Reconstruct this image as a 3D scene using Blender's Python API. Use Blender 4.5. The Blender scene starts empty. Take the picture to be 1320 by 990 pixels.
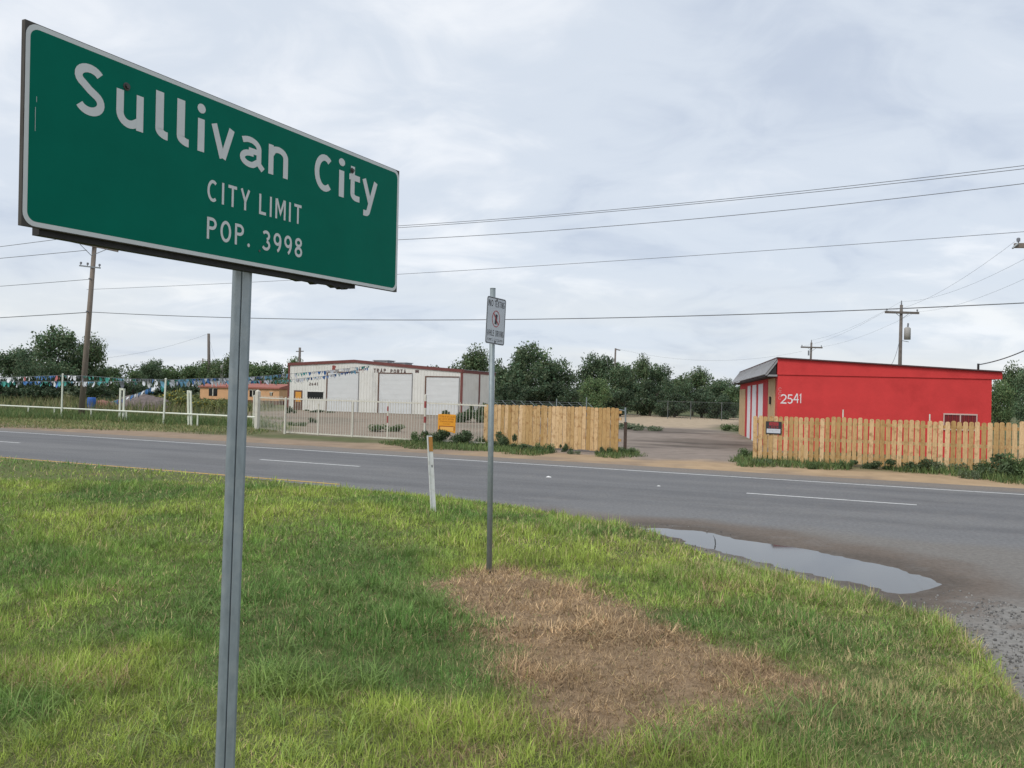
import bpy, math, random
import numpy as np
from mathutils import Vector, Matrix

random.seed(7)
RNG = np.random.default_rng(11)
S = bpy.context.scene
COL = S.collection

# ------------------------------------------------------------------ camera
F, HY, ROLL, EYE, TH = 1110.0, 510.6, 0.0266, 1.8, -0.4256   # photo pixels (1320 x 990), metres, radians
PITCH = math.atan((HY - 495) / F)
cam = bpy.data.cameras.new('camera')
cam.lens = 36 * F / 1320
cam.sensor_width = 36
cam.clip_end = 5000
camo = bpy.data.objects.new('camera', cam)
COL.objects.link(camo)
_f = Vector((0, math.cos(PITCH), math.sin(PITCH)))
_u = Vector((0, -math.sin(PITCH), math.cos(PITCH)))
_r = Vector((1, 0, 0))
_cr = _r * math.cos(ROLL) + _u * math.sin(ROLL)
_cu = -_r * math.sin(ROLL) + _u * math.cos(ROLL)
M = Matrix((( _cr.x, _cu.x, -_f.x, 0), (_cr.y, _cu.y, -_f.y, 0), (_cr.z, _cu.z, -_f.z, EYE), (0, 0, 0, 1)))
camo.matrix_world = M
S.camera = camo
S.render.resolution_x, S.render.resolution_y = 1024, 768
S.view_settings.view_transform = 'Standard'
S.view_settings.look = 'None'
S.view_settings.gamma = 1
S.view_settings.exposure = 0.42

# ------------------------------------------------------------------ sky and sun (bright overcast)
SUN_EL, SUN_AZ = math.radians(48), math.radians(222)      # azimuth clockwise from +Y: behind the camera, to the left
W = bpy.data.worlds.new('World')
S.world = W
W.use_nodes = True
nt = W.node_tree
nt.nodes.clear()
N = nt.nodes.new
L = nt.links.new
out = N('ShaderNodeOutputWorld')
bg = N('ShaderNodeBackground')
bg.inputs['Strength'].default_value = 0.1
L(bg.outputs[0], out.inputs[0])
sky = N('ShaderNodeTexSky')
sky.sky_type = 'NISHITA'
sky.sun_disc = False
sky.sun_elevation = SUN_EL
sky.sun_rotation = SUN_AZ
tc = N('ShaderNodeTexCoord')
sep = N('ShaderNodeSeparateXYZ')
L(tc.outputs['Generated'], sep.inputs[0])
def math_node(op, a, b=None, clamp=False):
    m = N('ShaderNodeMath'); m.operation = op; m.use_clamp = clamp
    for i, v in enumerate((a, b)):
        if v is None: continue
        if isinstance(v, (int, float)): m.inputs[i].default_value = v
        else: L(v, m.inputs[i])
    return m.outputs[0]
zz = math_node('ADD', math_node('MAXIMUM', sep.outputs['Z'], 0.0), 0.24)
cx = math_node('DIVIDE', sep.outputs['X'], zz)
cy = math_node('DIVIDE', sep.outputs['Y'], zz)
comb = N('ShaderNodeCombineXYZ')
L(cx, comb.inputs[0]); L(cy, comb.inputs[1])
def cloud_noise(scale, rot, sx, sy, detail, rough, dist):
    mp = N('ShaderNodeMapping')
    mp.inputs['Rotation'].default_value = (0, 0, rot)
    mp.inputs['Scale'].default_value = (sx, sy, 1)
    L(comb.outputs[0], mp.inputs[0])
    n = N('ShaderNodeTexNoise')
    n.inputs['Scale'].default_value = scale
    n.inputs['Detail'].default_value = detail
    n.inputs['Roughness'].default_value = rough
    n.inputs['Distortion'].default_value = dist
    L(mp.outputs[0], n.inputs['Vector'])
    return n.outputs['Fac']
n1 = cloud_noise(1.0, 0.9, 1.0, 1.25, 7, 0.52, 0.6)
n2 = cloud_noise(3.4, 0.9, 1.0, 1.2, 6, 0.55, 0.8)
nn = math_node('ADD', math_node('MULTIPLY', n1, 0.64), math_node('MULTIPLY', n2, 0.36))
cr = N('ShaderNodeValToRGB')
cr.color_ramp.interpolation = 'EASE'
e = cr.color_ramp.elements
e[0].position = 0.36; e[0].color = (0.525, 0.59, 0.70, 1)
e[1].position = 0.66; e[1].color = (0.83, 0.86, 0.905, 1)
m_ = e.new(0.5); m_.color = (0.645, 0.705, 0.79, 1)
L(nn, cr.inputs[0])
# thin bright cream streaks in the lowest few degrees, where the layer is seen edge on
low = N('ShaderNodeMapRange')
low.inputs['From Min'].default_value = 0.0; low.inputs['From Max'].default_value = 0.16
low.inputs['To Min'].default_value = 1.0; low.inputs['To Max'].default_value = 0.0
L(sep.outputs['Z'], low.inputs['Value'])
n3 = cloud_noise(0.9, 0.2, 0.7, 1.6, 5, 0.5, 0.3)
lowm = N('ShaderNodeMapRange')
lowm.inputs['From Min'].default_value = 0.42; lowm.inputs['From Max'].default_value = 0.62
L(n3, lowm.inputs['Value'])
lowf = math_node('MULTIPLY', math_node('MULTIPLY', low.outputs[0], lowm.outputs[0]), 0.6, True)
mixw = N('ShaderNodeMix'); mixw.data_type = 'RGBA'
L(lowf, mixw.inputs['Factor']); L(cr.outputs[0], mixw.inputs['A'])
mixw.inputs['B'].default_value = (0.84, 0.83, 0.77, 1)
scl = N('ShaderNodeVectorMath'); scl.operation = 'SCALE'
scl.inputs['Scale'].default_value = 8.3
L(mixw.outputs['Result'], scl.inputs[0])
mixs = N('ShaderNodeMix'); mixs.data_type = 'RGBA'
mixs.inputs['Factor'].default_value = 0.93
L(sky.outputs[0], mixs.inputs['A']); L(scl.outputs[0], mixs.inputs['B'])
L(mixs.outputs['Result'], bg.inputs['Color'])

sun = bpy.data.lights.new('sun', 'SUN')
sun.energy = 1.5
sun.angle = math.radians(22)
sun.color = (1.0, 0.955, 0.89)
suno = bpy.data.objects.new('sun', sun)
COL.objects.link(suno)
_sd = Vector((math.sin(SUN_AZ) * math.cos(SUN_EL), math.cos(SUN_AZ) * math.cos(SUN_EL), math.sin(SUN_EL)))
suno.rotation_euler = _sd.to_track_quat('Z', 'Y').to_euler()

# ------------------------------------------------------------------ pixel -> place
def ray(px, py):
    x, y = (px - 660) / F, -(py - 495) / F
    c, s = math.cos(ROLL), math.sin(ROLL)
    x, y = c * x - s * y, s * x + c * y
    cp, sp = math.cos(PITCH), math.sin(PITCH)
    return Vector((x, cp - sp * y, sp + cp * y))
def G(px, py, z=0.0):
    v = ray(px, py); t = (z - EYE) / v.z
    return Vector((v.x * t, v.y * t, z))
def atY(px, py, Y):
    v = ray(px, py); t = Y / v.y
    return Vector((v.x * t, Y, EYE + v.z * t))
def onplane(px, py, P, d):
    """point of the pixel's ray on the vertical plane through P (x, y) along d (x, y)"""
    v = ray(px, py); nx, ny = -d[1], d[0]
    t = (nx * P[0] + ny * P[1]) / (nx * v.x + ny * v.y)
    return Vector((v.x * t, v.y * t, EYE + v.z * t))
U = Vector((math.cos(TH), math.sin(TH), 0))
NV = Vector((-math.sin(TH), math.cos(TH), 0))
def UN(u, n, z=0.0):
    return Vector((U.x * u + NV.x * n, U.y * u + NV.y * n, z))
def toUN(P):
    return P[0] * U.x + P[1] * U.y, P[0] * NV.x + P[1] * NV.y
def fnoise(x, y, seed=0, octv=4, gain=0.5):
    """fractal value noise, numpy arrays, about 0..1"""
    x = np.asarray(x, float); y = np.asarray(y, float)
    tot = np.zeros_like(x); amp = 1.0; nrm = 0.0
    for o in range(octv):
        xi = np.floor(x).astype(np.int64); yi = np.floor(y).astype(np.int64)
        fx = x - xi; fy = y - yi
        fx = fx * fx * (3 - 2 * fx); fy = fy * fy * (3 - 2 * fy)
        def h(a, b):
            k = (a * 374761393 + b * 668265263 + (seed + o * 17) * 1442695041) & 0x7fffffff
            k = ((k ^ (k >> 13)) * 1274126177) & 0x7fffffff
            return ((k ^ (k >> 16)) & 0xffff) / 65535.0
        v = (h(xi, yi) * (1 - fx) + h(xi + 1, yi) * fx) * (1 - fy) + (h(xi, yi + 1) * (1 - fx) + h(xi + 1, yi + 1) * fx) * fy
        tot += v * amp; nrm += amp; amp *= gain
        x = x * 2.03 + 11.3; y = y * 2.03 + 5.7
    return tot / nrm
def sstep(a, b, x):
    t = np.clip((x - a) / (b - a), 0, 1)
    return t * t * (3 - 2 * t)
def inpoly(x, y, poly):
    x = np.asarray(x); y = np.asarray(y); r = np.zeros(x.shape, bool); j = len(poly) - 1
    for i in range(len(poly)):
        xi, yi = poly[i][0], poly[i][1]; xj, yj = poly[j][0], poly[j][1]
        c = ((yi > y) != (yj > y)) & (x < (xj - xi) * (y - yi) / ((yj - yi) + 1e-12) + xi)
        r ^= c; j = i
    return r
def polydist(x, y, poly):
    """signed distance, positive inside"""
    x = np.asarray(x, float); y = np.asarray(y, float); d = np.full(x.shape, 1e9)
    for i in range(len(poly)):
        ax, ay = poly[i - 1][0], poly[i - 1][1]; bx, by = poly[i][0], poly[i][1]
        ex, ey = bx - ax, by - ay
        t = np.clip(((x - ax) * ex + (y - ay) * ey) / (ex * ex + ey * ey + 1e-12), 0, 1)
        d = np.minimum(d, np.hypot(x - ax - t * ex, y - ay - t * ey))
    return np.where(inpoly(x, y, poly), d, -d)

# ------------------------------------------------------------------ materials
MATS = {}
def mat(name, color, rough=0.7, metal=0.0, var=0.0, vscale=4.0, stretch=(1, 1, 1), bump=0.0, bscale=60.0,
        attr=None, rand=0.0, spec=0.4, translucent=0.0, color2=None, dirt=None, dscale=1.5, coords='Object', wave=None):
    if name in MATS: return MATS[name]
    m = bpy.data.materials.new(name); m.use_nodes = True
    t = m.node_tree; nd = t.nodes; lk = t.links.new
    b = nd['Principled BSDF']
    b.inputs['Roughness'].default_value = rough
    b.inputs['Metallic'].default_value = metal
    b.inputs['Specular IOR Level'].default_value = spec
    tcn = nd.new('ShaderNodeTexCoord')
    mp = nd.new('ShaderNodeMapping'); mp.inputs['Scale'].default_value = stretch
    lk(tcn.outputs[coords], mp.inputs[0])
    if rand:
        oi0 = nd.new('ShaderNodeObjectInfo')
        sc0 = nd.new('ShaderNodeVectorMath'); sc0.operation = 'SCALE'; sc0.inputs[0].default_value = (37.0, 53.0, 71.0)
        lk(oi0.outputs['Random'], sc0.inputs['Scale'])
        ad0 = nd.new('ShaderNodeVectorMath'); lk(tcn.outputs[coords], ad0.inputs[0]); lk(sc0.outputs[0], ad0.inputs[1])
        lk(ad0.outputs[0], mp.inputs[0])
        basevec = ad0.outputs[0]
    else: basevec = tcn.outputs[coords]
    if attr:
        a = nd.new('ShaderNodeAttribute'); a.attribute_name = attr
        cur = a.outputs['Color']
    else:
        rgb = nd.new('ShaderNodeRGB'); rgb.outputs[0].default_value = (*color, 1)
        cur = rgb.outputs[0]
    def mixc(fac, A, B, mode='MIX'):
        x = nd.new('ShaderNodeMix'); x.data_type = 'RGBA'; x.blend_type = mode
        if isinstance(fac, float): x.inputs['Factor'].default_value = fac
        else: lk(fac, x.inputs['Factor'])
        for k, v in (('A', A), ('B', B)):
            if isinstance(v, tuple): x.inputs[k].default_value = v
            else: lk(v, x.inputs[k])
        return x.outputs['Result']
    def noise(scale, detail=5, rough_=0.55, vec=None):
        n = nd.new('ShaderNodeTexNoise'); n.inputs['Scale'].default_value = scale
        n.inputs['Detail'].default_value = detail; n.inputs['Roughness'].default_value = rough_
        lk(vec or mp.outputs[0], n.inputs['Vector'])
        return n.outputs['Fac']
    def rng(v, a, b_, c, d):
        r = nd.new('ShaderNodeMapRange')
        for k, q in zip(('From Min', 'From Max', 'To Min', 'To Max'), (a, b_, c, d)): r.inputs[k].default_value = q
        lk(v, r.inputs['Value']); return r.outputs[0]
    if color2:
        cur = mixc(rng(noise(vscale), 0.4, 0.62, 0, 1), cur, (*color2, 1))
    if var:
        g = rng(noise(vscale * 1.37, 6, 0.6), 0.25, 0.75, 1 - var, 1 + var)
        cg = nd.new('ShaderNodeCombineColor')
        for i in range(3): lk(g, cg.inputs[i])
        cur = mixc(1.0, cur, cg.outputs[0], 'MULTIPLY')
    if rand:
        oi = nd.new('ShaderNodeObjectInfo')
        g = rng(oi.outputs['Random'], 0, 1, 1 - rand, 1 + rand)
        hs = nd.new('ShaderNodeHueSaturation')
        lk(g, hs.inputs['Value']); lk(rng(oi.outputs['Random'], 0, 1, 1.12, 0.9), hs.inputs['Saturation'])
        lk(cur, hs.inputs['Color']); cur = hs.outputs['Color']
    if dirt:
        cur = mixc(rng(noise(dscale, 7, 0.65, basevec), 0.5, 0.72, 0, dirt[3]), cur, (*dirt[:3], 1))
    lk(cur, b.inputs['Base Color'])
    hsrc = None
    if bump:
        hsrc = noise(bscale, 4, 0.6)
        bn = nd.new('ShaderNodeBump'); bn.inputs['Strength'].default_value = bump; bn.inputs['Distance'].default_value = 0.02
        lk(hsrc, bn.inputs['Height']); lk(bn.outputs[0], b.inputs['Normal'])
    if wave:
        wv = nd.new('ShaderNodeTexWave'); wv.bands_direction = wave[0]; wv.inputs['Scale'].default_value = wave[1]
        lk(tcn.outputs[coords], wv.inputs['Vector'])
        bn = nd.new('ShaderNodeBump'); bn.inputs['Strength'].default_value = wave[2]; bn.inputs['Distance'].default_value = 0.03
        lk(wv.outputs['Fac'], bn.inputs['Height']); lk(bn.outputs[0], b.inputs['Normal'])
    if translucent:
        o = nd['Material Output']
        tr = nd.new('ShaderNodeBsdfTranslucent'); lk(cur, tr.inputs['Color'])
        ms = nd.new('ShaderNodeMixShader'); ms.inputs[0].default_value = translucent
        lk(b.outputs[0], ms.inputs[1]); lk(tr.outputs[0], ms.inputs[2]); lk(ms.outputs[0], o.inputs[0])
    MATS[name] = m
    return m

m_green = mat('sign_green', (0.001, 0.145, 0.096), 0.55, var=0.07, vscale=3, spec=0.05)
m_refl = mat('sign_white', (0.62, 0.64, 0.63), 0.45, var=0.05, vscale=8)
m_ply = mat('plywood_edge', (0.075, 0.068, 0.06), 0.85, var=0.4, vscale=14, stretch=(1, 1, 0.2))
m_plydark = mat('brace_timber', (0.035, 0.034, 0.034), 0.85, var=0.3, vscale=9)
m_galv = mat('galvanised', (0.235, 0.275, 0.30), 0.5, metal=0.25, var=0.18, vscale=22, stretch=(1, 1, 0.35), dirt=(0.34, 0.37, 0.38, 0.5), dscale=9)
m_galvp = mat('galvanised_pipe', (0.25, 0.29, 0.30), 0.5, metal=0.3, var=0.15, vscale=18)
m_bolt = mat('bolt_steel', (0.09, 0.085, 0.08), 0.6, metal=0.5, var=0.4, vscale=90)
m_black = mat('black_print', (0.03, 0.032, 0.036), 0.5)
m_redprint = mat('red_print', (0.40, 0.035, 0.04), 0.5)
m_plate = mat('plate_white', (0.55, 0.58, 0.62), 0.45, var=0.05)
m_mark = mat('marker_white', (0.74, 0.74, 0.72), 0.5, var=0.08, vscale=12, dirt=(0.4, 0.36, 0.3, 0.5), dscale=10)
m_orange = mat('marker_orange', (0.46, 0.215, 0.05), 0.55, var=0.15, vscale=20)
m_pine = mat('fence_pine', (0.56, 0.375, 0.185), 0.7, var=0.25, vscale=6, stretch=(7, 7, 0.7), rand=0.24, dirt=(0.27, 0.125, 0.045, 0.8), dscale=7, spec=0.2)
m_pinedark = mat('fence_rail', (0.50, 0.32, 0.15), 0.75, var=0.2, vscale=6, rand=0.1, spec=0.2)
m_whitemetal = mat('white_metal', (0.60, 0.58, 0.50), 0.5, var=0.1, vscale=5, dirt=(0.32, 0.25, 0.17, 0.5), dscale=3)
m_whiterail = mat('rail_white', (0.70, 0.72, 0.62), 0.55, var=0.08)
m_redpaint = mat('post_red', (0.30, 0.06, 0.055), 0.5)
m_oldwood = mat('pole_wood', (0.215, 0.18, 0.15), 0.85, var=0.3, vscale=4, stretch=(6, 6, 0.4), spec=0.2)
m_poledark = mat('pole_wood_far', (0.16, 0.14, 0.125), 0.85, var=0.25, vscale=4, spec=0.2)
m_ins = mat('insulator', (0.20, 0.21, 0.23), 0.35)
m_steel = mat('line_hardware', (0.22, 0.24, 0.25), 0.5, metal=0.3)
m_wire = mat('wire', (0.17, 0.18, 0.19), 0.6)
m_redwall = mat('red_stucco', (0.62, 0.052, 0.052), 0.75, var=0.10, vscale=0.9, bump=0.3, bscale=25, dirt=(0.46, 0.035, 0.035, 0.65), dscale=0.7, spec=0.25)
m_redface = mat('red_facade', (0.50, 0.03, 0.04), 0.75, var=0.1, vscale=2, spec=0.25)
m_whitepaint = mat('white_paint', (0.74, 0.72, 0.72), 0.7, var=0.08)
m_beige = mat('beige_stucco', (0.52, 0.36, 0.19), 0.8, var=0.15, vscale=3)
m_tin = mat('awning_tin', (0.30, 0.30, 0.305), 0.55, metal=0.2, var=0.12, vscale=3)
m_dark = mat('dark_trim', (0.03, 0.028, 0.028), 0.8)
m_roof = mat('roof_edge', (0.10, 0.05, 0.05), 0.7)
m_siding = mat('cream_siding', (0.68, 0.675, 0.63), 0.6, var=0.05, vscale=0.8, dirt=(0.45, 0.41, 0.35, 0.35), dscale=0.7)
m_shutter = mat('shutter_white', (0.62, 0.635, 0.63), 0.5, var=0.04, vscale=1, wave=('Z', 3.2, 0.35))
m_rust = mat('red_trim', (0.155, 0.05, 0.043), 0.6, var=0.15, vscale=2)
m_glass = mat('dark_glass', (0.012, 0.014, 0.014), 0.15)
m_door = mat('orange_door', (0.62, 0.29, 0.05), 0.6)
m_doorframe = mat('door_frame', (0.13, 0.07, 0.05), 0.7)
m_peach = mat('peach_siding', (0.62, 0.36, 0.19), 0.7, var=0.1, vscale=1.0)
m_peachroof = mat('peach_roof', (0.33, 0.12, 0.09), 0.75, var=0.15)
m_skirt = mat('house_skirt', (0.13, 0.045, 0.035), 0.8)
m_osign = mat('orange_sign', (0.72, 0.31, 0.022), 0.5, var=0.08, vscale=6)
m_osigntext = mat('orange_sign_text', (0.30, 0.075, 0.01), 0.6)
m_osignbox = mat('orange_sign_box', (0.78, 0.42, 0.10), 0.6)
m_bark = mat('bark', (0.085, 0.07, 0.055), 0.9, var=0.3, vscale=5)
m_leaf = mat('leaf', (0.1, 0.1, 0.1), 0.55, attr='Col', translucent=0.22, spec=0.25)
m_grass = mat('grass_blade', (0.1, 0.1, 0.1), 0.6, attr='Col', translucent=0.25, spec=0.2)
m_ground = mat('ground_earth', (0.2, 0.2, 0.2), 0.95, attr='Col', var=0.22, vscale=1.1, bump=0.5, bscale=7, spec=0.15, coords='Object')
m_median = mat('median_earth', (0.2, 0.2, 0.2), 0.95, attr='Col', var=0.35, vscale=9, bump=0.6, bscale=25, spec=0.1)
m_asph = mat('asphalt', (0.2, 0.2, 0.2), 0.82, attr='Col', var=0.27, vscale=13, bump=0.6, bscale=45, spec=0.3, coords='Object')
m_paint = mat('road_paint_white', (0.66, 0.66, 0.64), 0.7, var=0.12, vscale=8, dirt=(0.20, 0.195, 0.19, 0.85), dscale=12)
m_yellow = mat('road_paint_yellow', (0.55, 0.33, 0.06), 0.7, var=0.15, vscale=8, dirt=(0.2, 0.17, 0.12, 0.8), dscale=9)
m_litter = mat('litter', (0.75, 0.75, 0.73), 0.6)
m_blue = mat('blue_plastic', (0.03, 0.12, 0.42), 0.5)
m_rubble = mat('rubble', (0.16, 0.13, 0.12), 0.9, var=0.4, vscale=3)
m_curb = mat('concrete', (0.36, 0.35, 0.33), 0.85, var=0.15, vscale=2)

# puddle water: mud-tinted, mirror-flat
mw = bpy.data.materials.new('puddle_water'); mw.use_nodes = True
_b = mw.node_tree.nodes['Principled BSDF']
_b.inputs['Base Color'].default_value = (0.075, 0.07, 0.062, 1)
_b.inputs['Roughness'].default_value = 0.035
_b.inputs['IOR'].default_value = 1.36
_b.inputs['Specular IOR Level'].default_value = 0.5
_n = mw.node_tree.nodes.new('ShaderNodeTexNoise'); _n.inputs['Scale'].default_value = 6
_bp = mw.node_tree.nodes.new('ShaderNodeBump'); _bp.inputs['Strength'].default_value = 0.012; _bp.inputs['Distance'].default_value = 0.02
mw.node_tree.links.new(_n.outputs['Fac'], _bp.inputs['Height']); mw.node_tree.links.new(_bp.outputs[0], _b.inputs['Normal'])

# ------------------------------------------------------------------ mesh helpers
class MB:
    def __init__(s): s.v = []; s.f = []
    def add(s, vs, fs):
        o = len(s.v); s.v += [tuple(v) for v in vs]; s.f += [tuple(o + i for i in f) for f in fs]; return s
    def frame_box(s, c, ax, ay, az):
        """box from centre and three half-extent vectors"""
        c = Vector(c); ax = Vector(ax); ay = Vector(ay); az = Vector(az)
        p = [c + ax * i + ay * j + az * k for k in (-1, 1) for j in (-1, 1) for i in (-1, 1)]
        return s.add(p, [(0, 2, 3, 1), (4, 5, 7, 6), (0, 1, 5, 4), (2, 6, 7, 3), (0, 4, 6, 2), (1, 3, 7, 5)])
    def box(s, x0, x1, y0, y1, z0, z1):
        return s.frame_box(((x0 + x1) / 2, (y0 + y1) / 2, (z0 + z1) / 2), ((x1 - x0) / 2, 0, 0), (0, (y1 - y0) / 2, 0), (0, 0, (z1 - z0) / 2))
    def prism(s, poly, ox, oy, oz, ux, uy, w):
        """extrude 2-D poly given in axes ux, uy from origin by vector w"""
        o = Vector((ox, oy, oz)); ux = Vector(ux); uy = Vector(uy); w = Vector(w); n = len(poly)
        a = [o + ux * p[0] + uy * p[1] for p in poly]
        return s.add(a + [q + w for q in a], [tuple(range(n - 1, -1, -1)), tuple(range(n, 2 * n))] + [(i, (i + 1) % n, n + (i + 1) % n, n + i) for i in range(n)])
    def tube(s, pts, radii, sides=8, cap=True):
        pts = [Vector(p) for p in pts]
        if not hasattr(radii, '__len__'): radii = [radii] * len(pts)
        rings = []
        for i, p in enumerate(pts):
            d = (pts[min(i + 1, len(pts) - 1)] - pts[max(i - 1, 0)]).normalized()
            a = Vector((0, 0, 1)) if abs(d.z) < 0.9 else Vector((1, 0, 0))
            x = d.cross(a).normalized(); y = d.cross(x).normalized()
            rings.append([p + (x * math.cos(2 * math.pi * k / sides) + y * math.sin(2 * math.pi * k / sides)) * radii[i] for k in range(sides)])
        vs = [q for r in rings for q in r]; fs = []
        for i in range(len(pts) - 1):
            for k in range(sides):
                a = i * sides + k; b = i * sides + (k + 1) % sides
                fs.append((a, b, b + sides, a + sides))
        if cap:
            fs.append(tuple(range(sides - 1, -1, -1))); fs.append(tuple(range(len(vs) - sides, len(vs))))
        return s.add(vs, fs)
    def mesh(s, name, m, smooth=False):
        me = bpy.data.meshes.new(name); me.from_pydata(s.v, [], s.f); me.materials.append(m)
        if smooth: me.polygons.foreach_set('use_smooth', [True] * len(me.polygons))
        return me
    def build(s, name, m, parent=None, smooth=False):
        return link(name, s.mesh(name, m, smooth), parent)
def link(name, me, parent=None, loc=None, rot=None):
    o = bpy.data.objects.new(name, me); COL.objects.link(o)
    if parent: o.parent = parent
    if loc is not None: o.location = loc
    if rot is not None: o.rotation_euler = rot
    return o
def empty(name, loc=(0, 0, 0), rotz=0.0):
    o = bpy.data.objects.new(name, None); COL.objects.link(o); o.location = loc; o.rotation_euler = (0, 0, rotz)
    o.empty_display_size = 0.2
    return o
def tag(o, label, cat, group=None):
    o['label'] = label; o['category'] = cat
    if group: o['group'] = group
    return o
def kind(o, k):
    o['kind'] = k; return o
def np_mesh(name, verts, faces3=None, faces4=None, m=None, col=None, smooth=False):
    me = bpy.data.meshes.new(name)
    verts = np.asarray(verts, np.float32)
    me.vertices.add(len(verts)); me.vertices.foreach_set('co', verts.ravel())
    idx = []; starts = []; p = 0
    if faces4 is not None and len(faces4):
        idx.append(np.asarray(faces4, np.int32).ravel()); starts.append(p + 4 * np.arange(len(faces4))); p += 4 * len(faces4)
    if faces3 is not None and len(faces3):
        idx.append(np.asarray(faces3, np.int32).ravel()); starts.append(p + 3 * np.arange(len(faces3))); p += 3 * len(faces3)
    idx = np.concatenate(idx); starts = np.concatenate(starts).astype(np.int32)
    me.loops.add(len(idx)); me.loops.foreach_set('vertex_index', idx)
    me.polygons.add(len(starts)); me.polygons.foreach_set('loop_start', starts)
    if smooth: me.polygons.foreach_set('use_smooth', np.ones(len(starts), bool))
    if col is not None:
        a = me.attributes.new('Col', 'FLOAT_COLOR', 'POINT')
        c = np.ones((len(verts), 4), np.float32); c[:, :3] = col
        a.data.foreach_set('color', c.ravel())
    me.update(calc_edges=True); me.validate()
    if m: me.materials.append(m)
    return me
def grid_faces(nx, ny):
    i = np.arange(nx - 1)[None, :] + np.arange(ny - 1)[:, None] * nx
    i = i.ravel()
    return np.stack([i, i + 1, i + 1 + nx, i + nx], 1)

# ------------------------------------------------------------------ strokes for lettering (cap height 1, baseline 0)
def arc(cx, cy, rx, ry, a0, a1, n=10):
    return [(cx + rx * math.cos(math.radians(a0 + (a1 - a0) * i / n)), cy + ry * math.sin(math.radians(a0 + (a1 - a0) * i / n))) for i in range(n + 1)]
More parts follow.
